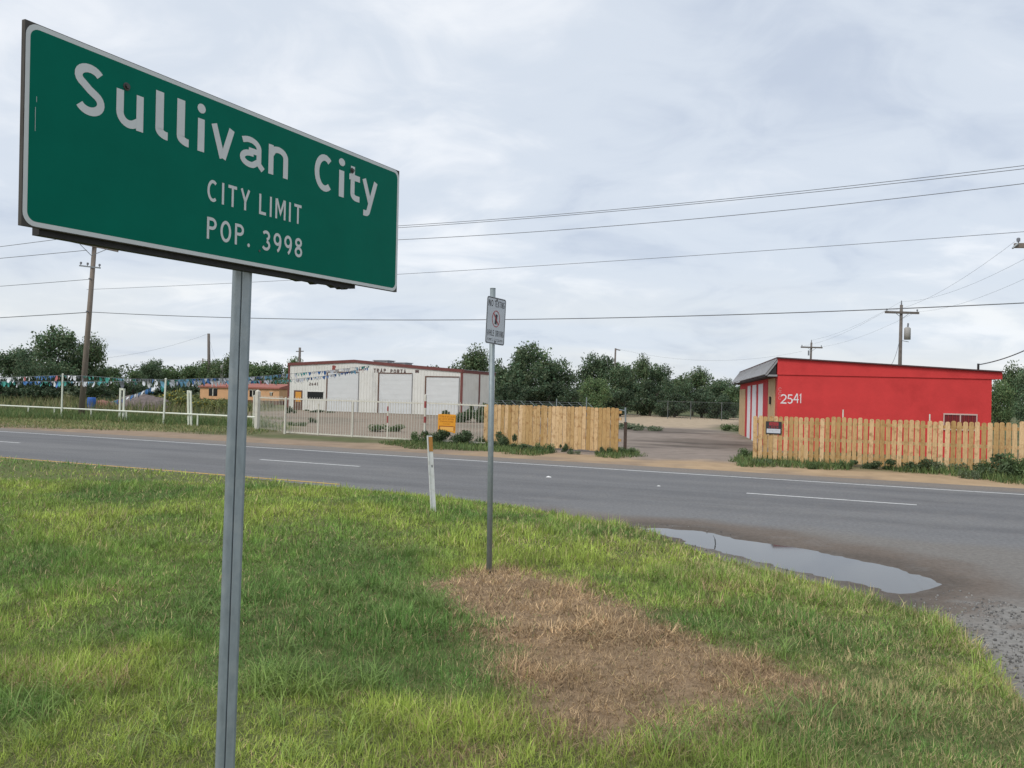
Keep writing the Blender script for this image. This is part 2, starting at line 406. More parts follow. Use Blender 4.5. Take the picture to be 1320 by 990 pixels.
# each glyph is (width, strokes) with stroke centre lines; t is the stroke weight
def glyph(ch, t):
    h = t / 2; X = 0.74          # X = x-height
    w = {'S': .66, 'u': .62, 'l': .27, 'i': .2, 'v': .68, 'a': .6, 'n': .62, 'C': .68, 't': .44, 'y': .68, 'I': .2, 'T': .6, 'Y': .68,
         'L': .52, 'M': .8, 'P': .62, 'O': .72, '.': .2, '3': .6, '9': .6, '8': .62, 'N': .68, 'E': .54, 'X': .68, 'G': .7, 'W': .95, 'H': .66,
         'D': .66, 'R': .64, 'V': .68, 'A': .7, '2': .6, '6': .6, '4': .64, '1': .34, '5': .6}[ch]
    a, b = h, w - h; c = w / 2; r = w / 2 - h
    q = []
    if ch == 'S': q = [arc(c, .745, r, .255 - h, 28, 90, 5)[0:] + arc(c, .745, r, .255 - h, 90, 235, 9)[1:] + [(c, .5)] + arc(c, .27, r, .27 - h, 55, -90, 10) + arc(c, .27, r, .27 - h, -90, -152, 6)[1:]]
    elif ch == 'u': q = [[(a, X)] + [(a, .3)] + arc(a + r * .95, .3, r * .95, .3 - h, 180, 300, 9) + [(b, .2)], [(b, X), (b, 0)]]
    elif ch == 'l': q = [[(a, 1.0), (a, .2)] + arc(a + .16, .2, .16, .2 - h, 180, 270, 6) + [(w, h)]]
    elif ch == 'i': q = [[(c, X), (c, 0)], 'dot']
    elif ch == 'v': q = [[(h * .9, X), (c - h * .1, h * .0)], [(w - h * .9, X), (c + h * .1, h * .0)]]
    elif ch == 'a': q = [[(a - .02, X - h - .05)] + arc(c - .04, X - .25, r + .04, .25 - h, 115, 0, 9) + [(b, .14), (w + .06, .02)], [(b, .41), (c, .41)] + arc(c - .02, .21, r, .21 - h + .0, 85, 275, 12) + [(c + .06, h + .01), (b, .2)]]
    elif ch == 'n': q = [[(a, X), (a, 0)], [(a, X - .25)] + arc(a + r, X - .25, r, .25 - h, 130, 0, 9) + [(b, 0)]]
    elif ch == 'C': q = [arc(c + .03, .5, c + .03 - h, .5 - h, 52, 308, 18)]
    elif ch == 't': q = [[(a + .06, .97), (a + .06, .2)] + arc(a + .22, .2, .16, .2 - h, 180, 270, 6) + [(w, h)], [(0, X - h), (w, X - h)]]
    elif ch == 'y': q = [[(h * .9, X), (c + .02, .06)], [(w - h * .9, X), (c - .04, -.12)] + arc(c - .16, -.10, .12, .14, -15, -88, 4) + [(.06, -.24)]]
    elif ch == 'I': q = [[(c, 1), (c, 0)]]
    elif ch == 'T': q = [[(0, 1 - h), (w, 1 - h)], [(c, 1 - h), (c, 0)]]
    elif ch == 'Y': q = [[(h, 1), (c, .42), (c, 0)], [(w - h, 1), (c, .42)]]
    elif ch == 'L': q = [[(a, 1), (a, h), (w, h)]]
    elif ch == 'M': q = [[(a, 0), (a, 1)], [(a + h * .4, 1), (c, .3), (b - h * .4, 1)], [(b, 1), (b, 0)]]
    elif ch == 'P': q = [[(a, 0), (a, 1)], [(a, 1 - h), (c, 1 - h)] + arc(c, .72, r, .28 - h, 90, -90, 10) + [(a, .44 + h)]]
    elif ch == 'R': q = [[(a, 0), (a, 1)], [(a, 1 - h), (c, 1 - h)] + arc(c, .72, r, .28 - h, 90, -90, 10) + [(a, .44 + h)], [(c, .47), (b, 0)]]
    elif ch == 'O': q = [arc(c, .5, r, .5 - h, 0, 360, 26)]
    elif ch == '.': q = ['lowdot']
    elif ch == '3': q = [arc(c - .03, .74, r, .26 - h, 150, -75, 10) , arc(c - .03, .27, r + .02, .27 - h, 80, -155, 11)]
    elif ch == '8': q = [arc(c, .755, r * .88, .245 - h, 0, 360, 18), arc(c, .275, r, .275 - h, 0, 360, 18)]
    elif ch == '9': q = [arc(c, .68, r, .32 - h, 0, 360, 18), [(b, .68)] + arc(c - .08, .62, r + .08, .62 - h, 0, -75, 9)]
    elif ch == '6': q = [arc(c, .32, r, .32 - h, 0, 360, 18), [(a, .32)] + arc(c + .08, .38, r + .08, .62 - h, 180, 105, 9)]
    elif ch == 'N': q = [[(a, 0), (a, 1)], [(a, 1), (b, 0)], [(b, 0), (b, 1)]]
    elif ch == 'E': q = [[(w, 1 - h), (a, 1 - h), (a, h), (w, h)], [(a, .52), (w * .9, .52)]]
    elif ch == 'X': q = [[(h, 1), (w - h, 0)], [(w - h, 1), (h, 0)]]
    elif ch == 'G': q = [arc(c + .02, .5, c + .02 - h, .5 - h, 52, 318, 18) + [(b, .45), (c + .05, .45)]]
    elif ch == 'W': q = [[(h, 1), (w * .28, 0), (c, .8), (w * .72, 0), (w - h, 1)]]
    elif ch == 'H': q = [[(a, 0), (a, 1)], [(b, 0), (b, 1)], [(a, .52), (b, .52)]]
    elif ch == 'D': q = [[(a, 0), (a, 1)], [(a, 1 - h), (c, 1 - h)] + arc(c, .5, r, .5 - h, 90, -90, 12) + [(a, h)]]
    elif ch == 'V': q = [[(h, 1), (c, 0), (w - h, 1)]]
    elif ch == 'A': q = [[(h, 0), (c, 1), (w - h, 0)], [(w * .24, .3), (w * .76, .3)]]
    elif ch == '2': q = [arc(c, .72, r, .28 - h, 165, -10, 9) + [(b - .04, .52), (a + .02, h + .02), (w, h)]]
    elif ch == '5': q = [[(b, 1 - h), (a + .06, 1 - h), (a + .02, .58)] + arc(c - .02, .32, r + .02, .32 - h, 115, -150, 12)]
    elif ch == '4': q = [[(c + .1, 1), (a, .36), (w, .36)], [(b - .1, 1), (b - .1, 0)]]
    elif ch == '1': q = [[(0.02, .8), (c, .96), (c, 0)]]
    return w, q
def ribbon(pts, t):
    """flat strip along a polyline with mitred joints -> list of 2-D verts (left, right pairs)"""
    n = len(pts); o = []
    closed = n > 3 and math.hypot(pts[0][0] - pts[-1][0], pts[0][1] - pts[-1][1]) < 1e-6
    for i in range(n):
        if closed and i in (0, n - 1): p0, p1, p2 = pts[n - 2], pts[0], pts[1]
        else: p0, p1, p2 = pts[max(i - 1, 0)], pts[i], pts[min(i + 1, n - 1)]
        d0 = Vector((p1[0] - p0[0], p1[1] - p0[1])); d1 = Vector((p2[0] - p1[0], p2[1] - p1[1]))
        if d0.length < 1e-9: d0 = d1
        if d1.length < 1e-9: d1 = d0
        d0.normalize(); d1.normalize()
        tn = (d0 + d1)
        if tn.length < 1e-6: tn = d0
        tn.normalize(); nx, ny = -tn.y, tn.x
        k = 1 / max(0.45, nx * -d1.y + ny * d1.x)
        o.append(((p1[0] + nx * t / 2 * k, p1[1] + ny * t / 2 * k), (p1[0] - nx * t / 2 * k, p1[1] - ny * t / 2 * k)))
    return o
def letter_mb(ch, t, sx, sy, x0, y0, dz=0.0006, z0=0.0, wob=0.0):
    """one letter in the local x (right), z (up) plane facing -y"""
    mb = MB(); w, q = glyph(ch, t)
    for si, st in enumerate(q):
        y = -(z0 + dz * si)
        if st == 'dot' or st == 'lowdot':
            cy = .97 if st == 'dot' else t * .6; cx = w / 2; rr = t * .62
            p = [(x0 + (cx + rr * math.cos(k * .5236)) * sx, y, y0 + (cy + rr * math.sin(k * .5236)) * sy) for k in range(12)]
            mb.add(p, [tuple(range(12))])
            continue
        rb = ribbon(st, t); vs = []
        for a, b in rb:
            for pnt in (a, b): vs.append((x0 + (pnt[0] + random.uniform(-wob, wob)) * sx, y, y0 + (pnt[1] + random.uniform(-wob, wob)) * sy))
        mb.add(vs, [(2 * i, 2 * i + 1, 2 * i + 3, 2 * i + 2) for i in range(len(rb) - 1)])
    return mb, w
def text_line(txt, t, size, x0, x1, y0, parent, m, name='letter', z0=0.001, gap=.2, space=.5, joined=None, wob=0.0):
    """letters from x0 to x1 along local x, one object per letter (or all into the MB given as joined)"""
    total = 0
    for ch in txt: total += (space if ch == ' ' else glyph(ch, t)[0] + gap)
    total -= gap
    sx = (x1 - x0) / total; x = 0
    for ch in txt:
        if ch == ' ': x += space; continue
        mb, w = letter_mb(ch, t, sx, size, x0 + x * sx, y0, z0=z0, wob=wob)
        if joined is not None: joined.add(mb.v, mb.f)
        else: mb.build(name, m, parent)
        x += w + gap
def scribble(mb, x0, x1, y0, h, z, seed=1):
    """illegible small print: separate irregular upright strokes"""
    r = random.Random(seed); x = x0
    while x < x1 - h * .3:
        w = h * r.uniform(.3, .6)
        if r.random() < .14: x += h * .5; continue
        k = r.randint(0, 3)
        if k != 1: mb.add([(x, -z, y0), (x + w * .3, -z, y0), (x + w * .3, -z, y0 + h), (x, -z, y0 + h)], [(0, 1, 2, 3)])
        if k != 2: mb.add([(x + w * .36, -z, y0 + h * .75), (x + w, -z, y0 + h * .75), (x + w, -z, y0 + h), (x + w * .36, -z, y0 + h)], [(0, 1, 2, 3)])
        if k != 0: mb.add([(x + w * .36, -z, y0), (x + w, -z, y0), (x + w, -z, y0 + h * .25), (x + w * .36, -z, y0 + h * .25)], [(0, 1, 2, 3)])
        if k >= 2: mb.add([(x + w * .36, -z, y0 + h * .4), (x + w * .9, -z, y0 + h * .4), (x + w * .9, -z, y0 + h * .6), (x + w * .36, -z, y0 + h * .6)], [(0, 1, 2, 3)])
        x += w + h * .18

# ================================================================== THE GROUND
FENCE_N = 27.0
LOT = [tuple(toUN(G(*p))) for p in ((372, 560), (545, 569), (560, 556), (596, 538), (372, 530))]
DRIVE = [tuple(toUN(G(*p))) for p in ((800, 590), (935, 603), (962, 575), (955, 548), (880, 546), (800, 556))]
def ground_color(u, n):
    X = U.x * u + NV.x * n; Y = U.y * u + NV.y * n
    a = fnoise(X * .16, Y * .16, 1); b = fnoise(X * .7, Y * .7, 2); c = fnoise(X * .05, Y * .05, 3)
    col = np.zeros(u.shape + (3,))
    def lay(mask, rgb):
        col[:] = col * (1 - mask[..., None]) + np.array(rgb) * mask[..., None]
    lay(np.ones_like(u), (0.105, 0.115, 0.05))                        # far field, weeds over soil
    lay(sstep(.45, .65, a) * .7, (0.19, 0.165, 0.09))
    # bare lots behind the fences
    lotm = sstep(-1.2, 1.0, polydist(u, n, [(-24, 28.5), (-14, 28.2), (-15, 45), (-30, 67), (-50, 67), (-46, 50), (-27, 33)]) + (b - .5) * 3)
    lay(lotm, (0.27, 0.215, 0.165))
    lay(lotm * sstep(.5, .7, a), (0.21, 0.175, 0.135))
    drm = sstep(-1.0, .8, polydist(u, n, [(-9.5, 22), (-3.4, 22), (-3.6, 30), (-5.5, 40), (-12, 60), (-14, 95), (-40, 100), (-30, 60), (-12, 30)]) + (b - .5) * 2.2)
    lay(drm, (0.255, 0.212, 0.178))
    lay(drm * sstep(.48, .62, a), (0.175, 0.145, 0.12))
    lay(drm * sstep(52, 60, n + (b - .5) * 9), (0.40, 0.315, 0.22))   # pale sand at the back of the drive
    lay(drm * sstep(26.5, 24.5, n + (b - .5) * 2), (0.32, 0.25, 0.185))
    for px, py, ru, rn in ((882, 559, 1.2, .35), (866, 570.5, 1.1, .3), (876, 576, 1.2, .3), (832, 577, .5, .2), (940, 574, .8, .2)):
        uu, nn = toUN(G(px, py)); lay(np.exp(-(((u - uu) / (ru * 1.6)) ** 2 + ((n - nn) / (rn * 2.2)) ** 2)) * .75, (0.07, 0.058, 0.05))
    # roadside strip: sand on the right, browner gravel to the left
    sh = sstep(26.4, 24.9, n + (b - .5) * 1.8)
    lay(sh, (0.29, 0.215, 0.15))
    lay(sh * sstep(-20, -9, u + (a - .5) * 8), (0.40, 0.285, 0.175))
    lay(sh * sstep(.55, .7, b) * .6, (0.24, 0.185, 0.14))
    # mown verge on the far left
    vg = sstep(-25.5, -28, u + (b - .5) * 2.5) * sstep(24.4, 26.2, n + (b - .5) * 1.6) * sstep(36, 33, n)
    lay(vg, (0.15, 0.165, 0.06))
    lay(vg * sstep(28, 25.5, n + (a - .5) * 3), (0.25, 0.225, 0.105))
    far = sstep(140, 260, np.hypot(u, n))
    lay(far, (0.09, 0.105, 0.05))
    return col
def axis_pts(parts):
    r = []
    for a, b, s in parts:
        k = max(1, int(round((b - a) / s))); r += list(np.linspace(a, b, k, endpoint=False))
    r.append(parts[-1][1]); return np.array(r)
gu = axis_pts([(-2500, -400, 300), (-400, -130, 30), (-130, -55, 2.5), (-55, 16, .4), (16, 60, 3), (60, 400, 40), (400, 2500, 300)])
gn = axis_pts([(-600, -60, 90), (-60, 20, 8), (20, 50, .4), (50, 100, 1.0), (100, 300, 20), (300, 3500, 320)])
UU, NN = np.meshgrid(gu, gn)
XX = U.x * UU + NV.x * NN; YY = U.y * UU + NV.y * NN
near = sstep(22.2, 24.5, NN) * sstep(120, 90, np.hypot(UU, NN))
ZZ = -0.03 + near * (0.03 + 0.10 * (fnoise(XX * .35, YY * .35, 5) - .5) + .05 * (fnoise(XX * 1.3, YY * 1.3, 6) - .5)) + sstep(25, 27, NN) * near * .03
me = np_mesh('ground', np.stack([XX, YY, ZZ], -1).reshape(-1, 3), None, grid_faces(len(gu), len(gn)), m_ground, ground_color(UU, NN).reshape(-1, 3), True)
kind(link('ground', me), 'structure')
def gz(P):
    u, n = toUN(P)
    k = sstep(22.2, 24.5, n) * sstep(120, 90, math.hypot(u, n))
    return float(-0.03 + k * (0.03 + 0.10 * (fnoise(P[0] * .35, P[1] * .35, 5) - .5) + .05 * (fnoise(P[0] * 1.3, P[1] * 1.3, 6) - .5)) + sstep(25, 27, n) * k * .03)

# grass median outline (world), traced along the pavement's edge
EDGE = [G(*p, .022) for p in ((532, 636), (600, 643), (660, 650), (720, 660), (800, 675), (860, 692), (920, 712), (985, 733), (1060, 750), (1130, 768), (1175, 783), (1225, 800), (1262, 826), (1290, 856), (1325, 893), (1400, 960))]
_last = EDGE[-1]
left_n = 13.76
MEDIAN = [UN(-220, left_n), UN(-60, left_n), UN(-30, left_n), UN(-12, left_n)] + EDGE + [Vector((3.6, 3.5, 0)), Vector((3.4, 1.5, 0)), Vector((2.6, -2, 0)), Vector((0.5, -6, 0)), UN(-6, -8), UN(-220, -8)]
MPOLY = [(p.x, p.y) for p in MEDIAN]

# pavement: carriageway and median opening in one sheet
PUD = [(806, 677), (820, 677), (858, 679), (895, 683), (940, 690), (985, 698), (1025, 705), (1060, 711), (1100, 716), (1135, 723), (1165, 731), (1195, 741), (1229, 752), (1222, 759), (1200, 767), (1160, 774), (1135, 766), (1085, 749), (1035, 737), (960, 719), (885, 699), (840, 687)]
PUDW = [(p.x, p.y) for p in (G(*q) for q in PUD)]
DUST = [(p.x, p.y) for p in (G(*q) for q in ((640, 648), (800, 668), (900, 672), (1000, 684), (1130, 706), (1260, 738), (1330, 760), (1330, 880), (1250, 840), (1200, 790), (1120, 760), (900, 700), (700, 660)))]
GRAV = [(p.x, p.y) for p in (G(*q) for q in ((1215, 790), (1330, 780), (1400, 960), (1330, 900), (1285, 850), (1240, 812)))]
def asphalt_color(X, Y):
    u = X * U.x + Y * U.y; n = X * NV.x + Y * NV.y
    a = fnoise(u * .10, n * .9, 21); b = fnoise(X * 1.1, Y * 1.1, 22); f = fnoise(X * 5, Y * 5, 23, 3)
    col = np.zeros(u.shape + (3,)) + np.array((0.158, 0.158, 0.160))
    def lay(mask, rgb):
        col[:] = col * (1 - mask[..., None]) + np.array(rgb) * mask[..., None]
    st_ = fnoise(u * .06, n * 4.5, 24, 3)
    lay(sstep(.45, .75, st_) * .5, (0.125, 0.125, 0.128))
    lay(sstep(.35, .7, a) * .55, (0.195, 0.193, 0.190))
    for c0 in (14.7, 16.5, 18.4, 20.2):                                   # tyre paths, polished paler / oil dark between
        lay(np.exp(-((n - c0 + (a - .5) * .2) / .38) ** 2) * .45 * (0.5 + b), (0.122, 0.122, 0.125))
    lay(sstep(.58, .68, fnoise(u * .3 + 9, n * 1.3, 31)) * .5, (0.118, 0.118, 0.121))   # patches
    lay(sstep(21.2, 22.2, n + (b - .5) * .8) * .9, (0.215, 0.18, 0.145))   # dusty outer shoulder
    lay(sstep(21.25, 21.6, n) * .35, (0.20, 0.18, 0.16))
    op = sstep(13.4, 12.4, n + (b - .5) * 1.0) * sstep(-9, -7, u)
    lay(op, (0.185, 0.172, 0.155))
    d = polydist(X, Y, DUST)
    lay(sstep(-.5, .35, d + (b - .5) * .9 + (f - .5) * .5) * .85, (0.14, 0.108, 0.083))
    p = polydist(X, Y, PUDW)
    lay(sstep(-.42, -.02, p + (b - .5) * .7 + (f - .5) * .35) * .75, (0.09, 0.073, 0.058))     # soaked rim
    lay(sstep(-.3, .3, polydist(X, Y, GRAV) + (f - .5) * .9) * .9, (0.25, 0.24, 0.22))
    lay(sstep(.5, .8, f)[...] * .25, (0.22, 0.21, 0.195))
    return col
au = axis_pts([(-600, -60, 20), (-60, -14, .5), (-14, 9, .12), (9, 60, 2), (60, 600, 40)])
an = axis_pts([(-10, 2, 1.0), (2, 13, .12), (13, 23.4, .15)])
UU, NN = np.meshgrid(au, an)
wob = fnoise(UU * .25, NN * 0 + 3, 41) - .5
NN2 = NN + np.where(NN > 23.3, wob * 1.0, 0)
XX = U.x * UU + NV.x * NN2; YY = U.y * UU + NV.y * NN2
ZZ = 0.012 * (fnoise(XX * .5, YY * .5, 8) - .5) * sstep(13, 11, NN) - .028 * sstep(22.6, 23.3, NN2)
# the hollow that holds the puddle
pd = polydist(XX, YY, PUDW)
ZZ = ZZ - 0.03 * sstep(-.25, .5, pd + (fnoise(XX * 2.2, YY * 2.2, 9) - .5) * .55 + (fnoise(XX * 7, YY * 7, 10, 2) - .5) * .16)
me = np_mesh('road', np.stack([XX, YY, ZZ], -1).reshape(-1, 3), None, grid_faces(len(au), len(an)), m_asph, asphalt_color(XX, YY).reshape(-1, 3), True)
kind(link('road', me), 'structure')
# puddle water: level sheet, cut to shape by the hollow's rim
pp = []
for i in range(len(PUDW)):
    a, b = Vector(PUDW[i - 1]), Vector(PUDW[i])
    for k in range(6): pp.append(a.lerp(b, k / 6))
cen = sum(pp, Vector((0, 0))) / len(pp)
mb = MB()
vs = [(cen.x, cen.y, -.0105)]
ppw = []
for i, p in enumerate(pp):
    k = 1.05
    q = cen + (p - cen) * k
    ppw.append(q); vs.append((q.x, q.y, -.0105))
# fan strips would fold on a long thin shape, so the outline itself is the face
mb.add([(q.x, q.y, -.0105) for q in ppw], [tuple(range(len(ppw)))])
kind(mb.build('puddle', mw), 'structure')

# painted lines: each stripe is a sheet 4 mm above the asphalt
def strip(name, u0, u1, n, w, m, z=.004, seg=1.0, ragged=0.0):
    k = max(2, int((u1 - u0) / seg)); vs = []; fs = []
    for i in range(k + 1):
        u = u0 + (u1 - u0) * i / k
        j = random.uniform(-ragged, ragged)
        vs += [UN(u, n - w / 2 + j, z), UN(u, n + w / 2 + random.uniform(-ragged, ragged), z)]
        if i: fs.append((2 * i - 2, 2 * i, 2 * i + 1, 2 * i - 1))
    mb = MB(); mb.add(vs, fs)
    return kind(mb.build(name, m), 'structure')
CN, LW = 17.496, 3.637
strip('edge_line', -220, 60, CN + LW, .12, m_paint, ragged=.006)
strip('edge_line', -220, -9.9, CN - LW, .12, m_yellow, ragged=.006)
for k in range(-12, 5):
    u0 = -14.96 + 12.19 * k
    strip('lane_dash', u0, u0 + 3.05, CN, .11, m_paint, ragged=.004, seg=.4)

# ------------------------------------------------------------------ median soil and grass
def median_z(X, Y):
    d = polydist(X, Y, MPOLY)
    return 0.012 + .05 * sstep(0, 1.2, d) + sstep(.3, 2.5, d) * .10 * (fnoise(X * .45, Y * .45, 51) - .35) + .025 * (fnoise(X * 2.2, Y * 2.2, 52) - .5) * sstep(.1, .5, d) - .16 * sstep(.12, -.18, d)
DEAD = [(p.x, p.y) for p in (G(*q, .05) for q in ((560, 757), (600, 746), (650, 735), (720, 748), (790, 774), (870, 812), (930, 836), (1000, 862), (1075, 884), (1085, 905), (1030, 928), (950, 938), (890, 955), (800, 958), (735, 948), (680, 915), (645, 875), (625, 835), (595, 790)))]
def blob(X, Y, px, py, r, k=1.0):
    p = G(px, py, .05)
    return k * np.exp(-(((X - p.x) ** 2 + (Y - p.y) ** 2) / r ** 2))
def grass_fields(X, Y):
    """dead 0..1, yellowing 0..1, deep green 0..1, length factor"""
    a = fnoise(X * .9, Y * .9, 61); b = fnoise(X * 2.6, Y * 2.6, 62); c = fnoise(X * .35, Y * .35, 63)
    d = polydist(X, Y, DEAD)
    dead = sstep(-.30, .30, d + .05 + (b - .5) * .55 + (a - .5) * .3)
    dead = np.maximum(dead, .6 * sstep(.64, .80, b * .6 + a * .4 + blob(X, Y, 60, 870, .5, .12) + blob(X, Y, 330, 1000, .35, .2) + blob(X, Y, 600, 1000, .4, .2) + blob(X, Y, 1180, 900, 1.0, .13) + blob(X, Y, 940, 770, .8, .10) + blob(X, Y, 1060, 800, .8, .10) + blob(X, Y, 1250, 960, .8, .14)))
    dead = dead * (1 - np.clip(blob(X, Y, 905, 930, .22, .4) + blob(X, Y, 1000, 905, .22, .4), 0, .9))
    yel = sstep(.38, .66, a * .6 + c * .4 + blob(X, Y, 180, 985, .9, .28) + blob(X, Y, 480, 960, .7, .20) + blob(X, Y, 860, 975, .8, .22) + blob(X, Y, 960, 870, .8, .16) + blob(X, Y, 800, 720, 1.4, .12) + blob(X, Y, 60, 620, 3.0, .06) + blob(X, Y, 1150, 800, 1.2, .12) + blob(X, Y, 560, 690, 1.5, .05)
                - blob(X, Y, 100, 760, 1.8, .13) - blob(X, Y, 470, 840, 1.0, .22) - blob(X, Y, 330, 720, 1.6, .12) - blob(X, Y, 1000, 960, .7, .08))
    deep = sstep(.46, .68, (1 - a) * .5 + (1 - c) * .5 + blob(X, Y, 470, 850, 1.1, .22) + blob(X, Y, 560, 800, .9, .2) + blob(X, Y, 100, 930, 1.0, .14) + blob(X, Y, 80, 660, 2.5, .06) + blob(X, Y, 490, 720, .8, .2) + blob(X, Y, 1080, 950, .7, .16) + blob(X, Y, 990, 840, .5, .14))
    lng = .55 + .8 * sstep(.4, .75, b * .5 + fnoise(X * 1.4, Y * 1.4, 64) * .5)
    return dead, yel, deep, lng
# soil sheet
mx = axis_pts([(-120, -30, 6), (-30, -14, .6), (-14, 5, .13)])
my = axis_pts([(-8, 2, .8), (2, 22, .13), (22, 60, .8), (60, 110, 6)])
XX, YY = np.meshgrid(mx, my)
keep = polydist(XX, YY, MPOLY)
ZZ = median_z(XX, YY)
dead, yel, deep, lng = grass_fields(XX, YY)
base = np.array((0.125, 0.14, 0.055)) * (1 - dead[..., None]) + np.array((0.27, 0.19, 0.118)) * dead[..., None]
fc = grid_faces(len(mx), len(my)); kv = (keep > -.35).ravel()
fc = fc[kv[fc].all(1)]
vv = np.stack([XX, YY, ZZ], -1).reshape(-1, 3); cc = base.reshape(-1, 3)
used = np.zeros(len(vv), bool); used[fc.ravel()] = True
remap = np.cumsum(used) - 1
me = np_mesh('median_ground', vv[used], None, remap[fc], m_median, cc[used], True)
kind(link('median_ground', me), 'structure')

def blade_mesh(name, P, h, w, yaw, lean, curl, col, m, seg=2):
    """P (N,3); seg 2: 3 triangles per blade, seg 3: 5"""
    Nb = len(P); d = np.stack([np.cos(yaw), np.sin(yaw), np.zeros(Nb)], 1)
    tw = yaw + np.pi / 2 + RNG.normal(0, .5, Nb)
    s = np.stack([np.cos(tw), np.sin(tw), np.zeros(Nb)], 1)
    vs = []; fr = np.linspace(0, 1, seg + 1)
    pos = P.copy()
    for i, t in enumerate(fr):
        if i:
            ang = lean + curl * (t - .5 / seg)
            pos = pos + (d * np.sin(ang)[:, None] + np.array((0, 0, 1)) * np.cos(ang)[:, None]) * (h / seg)[:, None]
        if i < seg:
            ww = w * (1, .85, .55)[i] / 2
            vs += [pos - s * ww[:, None], pos + s * ww[:, None]]
        else: vs.append(pos)
    k = 2 * seg + 1
    V = np.stack(vs, 1).reshape(-1, 3)
    V[:, 2] = np.maximum(V[:, 2], np.repeat(P[:, 2], k) - .005)
    b = np.arange(Nb) * k
    q = np.concatenate([np.stack([b + 2 * i, b + 2 * i + 1, b + 2 * i + 3, b + 2 * i + 2], 1) for i in range(seg - 1)])
    t3 = np.stack([b + 2 * seg - 2, b + 2 * seg - 1, b + 2 * seg], 1)
    return np_mesh(name, V, t3, q, m, np.repeat(col, k, 0))
def mixcol(w, cols):
    return sum(w[i][:, None] * np.array(cols[i]) for i in range(len(cols)))
def view_points(npts, y0, y1, margin=.82):
    """random places in front of the camera, even per square metre"""
    Y = np.sqrt(RNG.uniform(y0 ** 2, y1 ** 2, npts)); X = RNG.uniform(-margin, margin, npts) * Y
    return X, Y
GREENS = dict(mid=(0.195, 0.315, 0.07), deep=(0.135, 0.24, 0.062), yel=(0.35, 0.435, 0.09), dead=(0.51, 0.37, 0.215), straw=(0.46, 0.39, 0.20))
def turf(npts, y0, y1, wscale, hscale):
    X, Y = view_points(npts, y0, y1)
    d = polydist(X, Y, MPOLY)
    k = d > (-.10 + .22 * fnoise(X * 3, Y * 3, 71)); X, Y = X[k], Y[k]
    dead, yel, deep, lng = grass_fields(X, Y)
    r = RNG.random(len(X))
    isd = r < np.clip(dead * .95 + .04, 0, 1)
    thin = (RNG.random(len(X)) < 1.0); X, Y, dead, yel, deep, lng, isd = (q[thin] for q in (X, Y, dead, yel, deep, lng, isd))
    n = len(X); r1, r2 = RNG.random(n), RNG.random(n)
    g = np.zeros((n, 3))
    base = np.array(GREENS['mid']) * (1 - deep[:, None]) + np.array(GREENS['deep']) * deep[:, None]
    g = base * (1 - yel[:, None]) + np.array(GREENS['yel']) * yel[:, None]
    dm = polydist(X, Y, MPOLY); uu = X * U.x + Y * U.y
    ol = sstep(-7, -3, uu) * np.clip(sstep(2.2, .2, dm) * .75 + blob(X, Y, 1150, 880, 1.1, .45) + blob(X, Y, 1260, 960, .8, .4), 0, 1) * (.35 + fnoise(X * 1.3, Y * 1.3, 68))
    st = (r2 < .09 + .42 * ol)[:, None]
    g = np.where(st, np.array(GREENS['straw']), g)
    dc = np.array(GREENS['dead']) * (1 - r1[:, None] * .5) + np.array((.20, .125, .07)) * r1[:, None] * .5
    g = np.where(isd[:, None], dc, g)
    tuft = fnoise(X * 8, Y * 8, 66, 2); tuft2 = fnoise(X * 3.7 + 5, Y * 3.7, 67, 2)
    g *= (np.where(isd, RNG.normal(1, .36, n), RNG.normal(1, .24, n)).clip(.35, 1.8) * (.55 + .9 * tuft) * (.82 + .36 * tuft2))[:, None]  # clump tone; tuft factor also paints small shadows between tufts into blade colour
    h = RNG.uniform(.04, .13, n) * lng * hscale * np.where(isd, .9, 1) * (.45 + 1.1 * tuft)
    lean = np.where(isd, RNG.uniform(.7, 1.5, n), RNG.uniform(.15, 1.3, n))
    curl = RNG.uniform(-.9, 1.9, n)
    w = RNG.uniform(.0022, .0048, n) * wscale * np.where(isd, 1.1, 1)
    P = np.stack([X, Y, median_z(X, Y) - .004], 1)
    return P, h, w, RNG.uniform(0, 2 * np.pi, n), lean, curl, g
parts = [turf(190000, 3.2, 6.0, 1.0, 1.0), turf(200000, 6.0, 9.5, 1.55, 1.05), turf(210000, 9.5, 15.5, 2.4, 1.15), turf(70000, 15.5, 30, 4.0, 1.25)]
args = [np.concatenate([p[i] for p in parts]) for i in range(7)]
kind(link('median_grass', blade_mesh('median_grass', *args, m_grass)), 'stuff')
# longer, broader arching blades in clumps
cl = [(360, 875, .34, 260), (330, 885, .2, 90), (420, 885, .3, 180), (520, 770, .4, 230), (440, 775, .4, 170), (600, 795, .35, 240), (560, 780, .35, 200), (490, 725, .4, 200), (180, 855, .3, 80), (30, 890, .4, 130), (110, 925, .4, 160), (210, 700, .6, 130),
      (340, 780, .5, 160), (700, 700, .5, 140), (980, 845, .3, 160), (940, 870, .35, 150), (1080, 930, .4, 130), (880, 940, .3, 110), (90, 700, .6, 140), (430, 960, .35, 120), (740, 690, .5, 110), (260, 930, .4, 120), (1190, 830, .4, 110), (1040, 770, .4, 100), (600, 700, .6, 150), (20, 780, .5, 150), (250, 800, .5, 120), (1270, 890, .35, 110)]
Xs, Ys, Ls = [], [], []
for px, py, r, n in cl:
    p = G(px, py, .05)
    for k in range(max(3, n // 26)):
        c = (p.x + RNG.normal(0, r * .8), p.y + RNG.normal(0, r * .8)); L0 = RNG.uniform(.16, .30)
        for j in range(26):
            Xs.append(c[0] + RNG.normal(0, .035)); Ys.append(c[1] + RNG.normal(0, .035)); Ls.append(L0 * RNG.uniform(.6, 1.15))
Xs, Ys, Ls = map(np.array, (Xs, Ys, Ls))
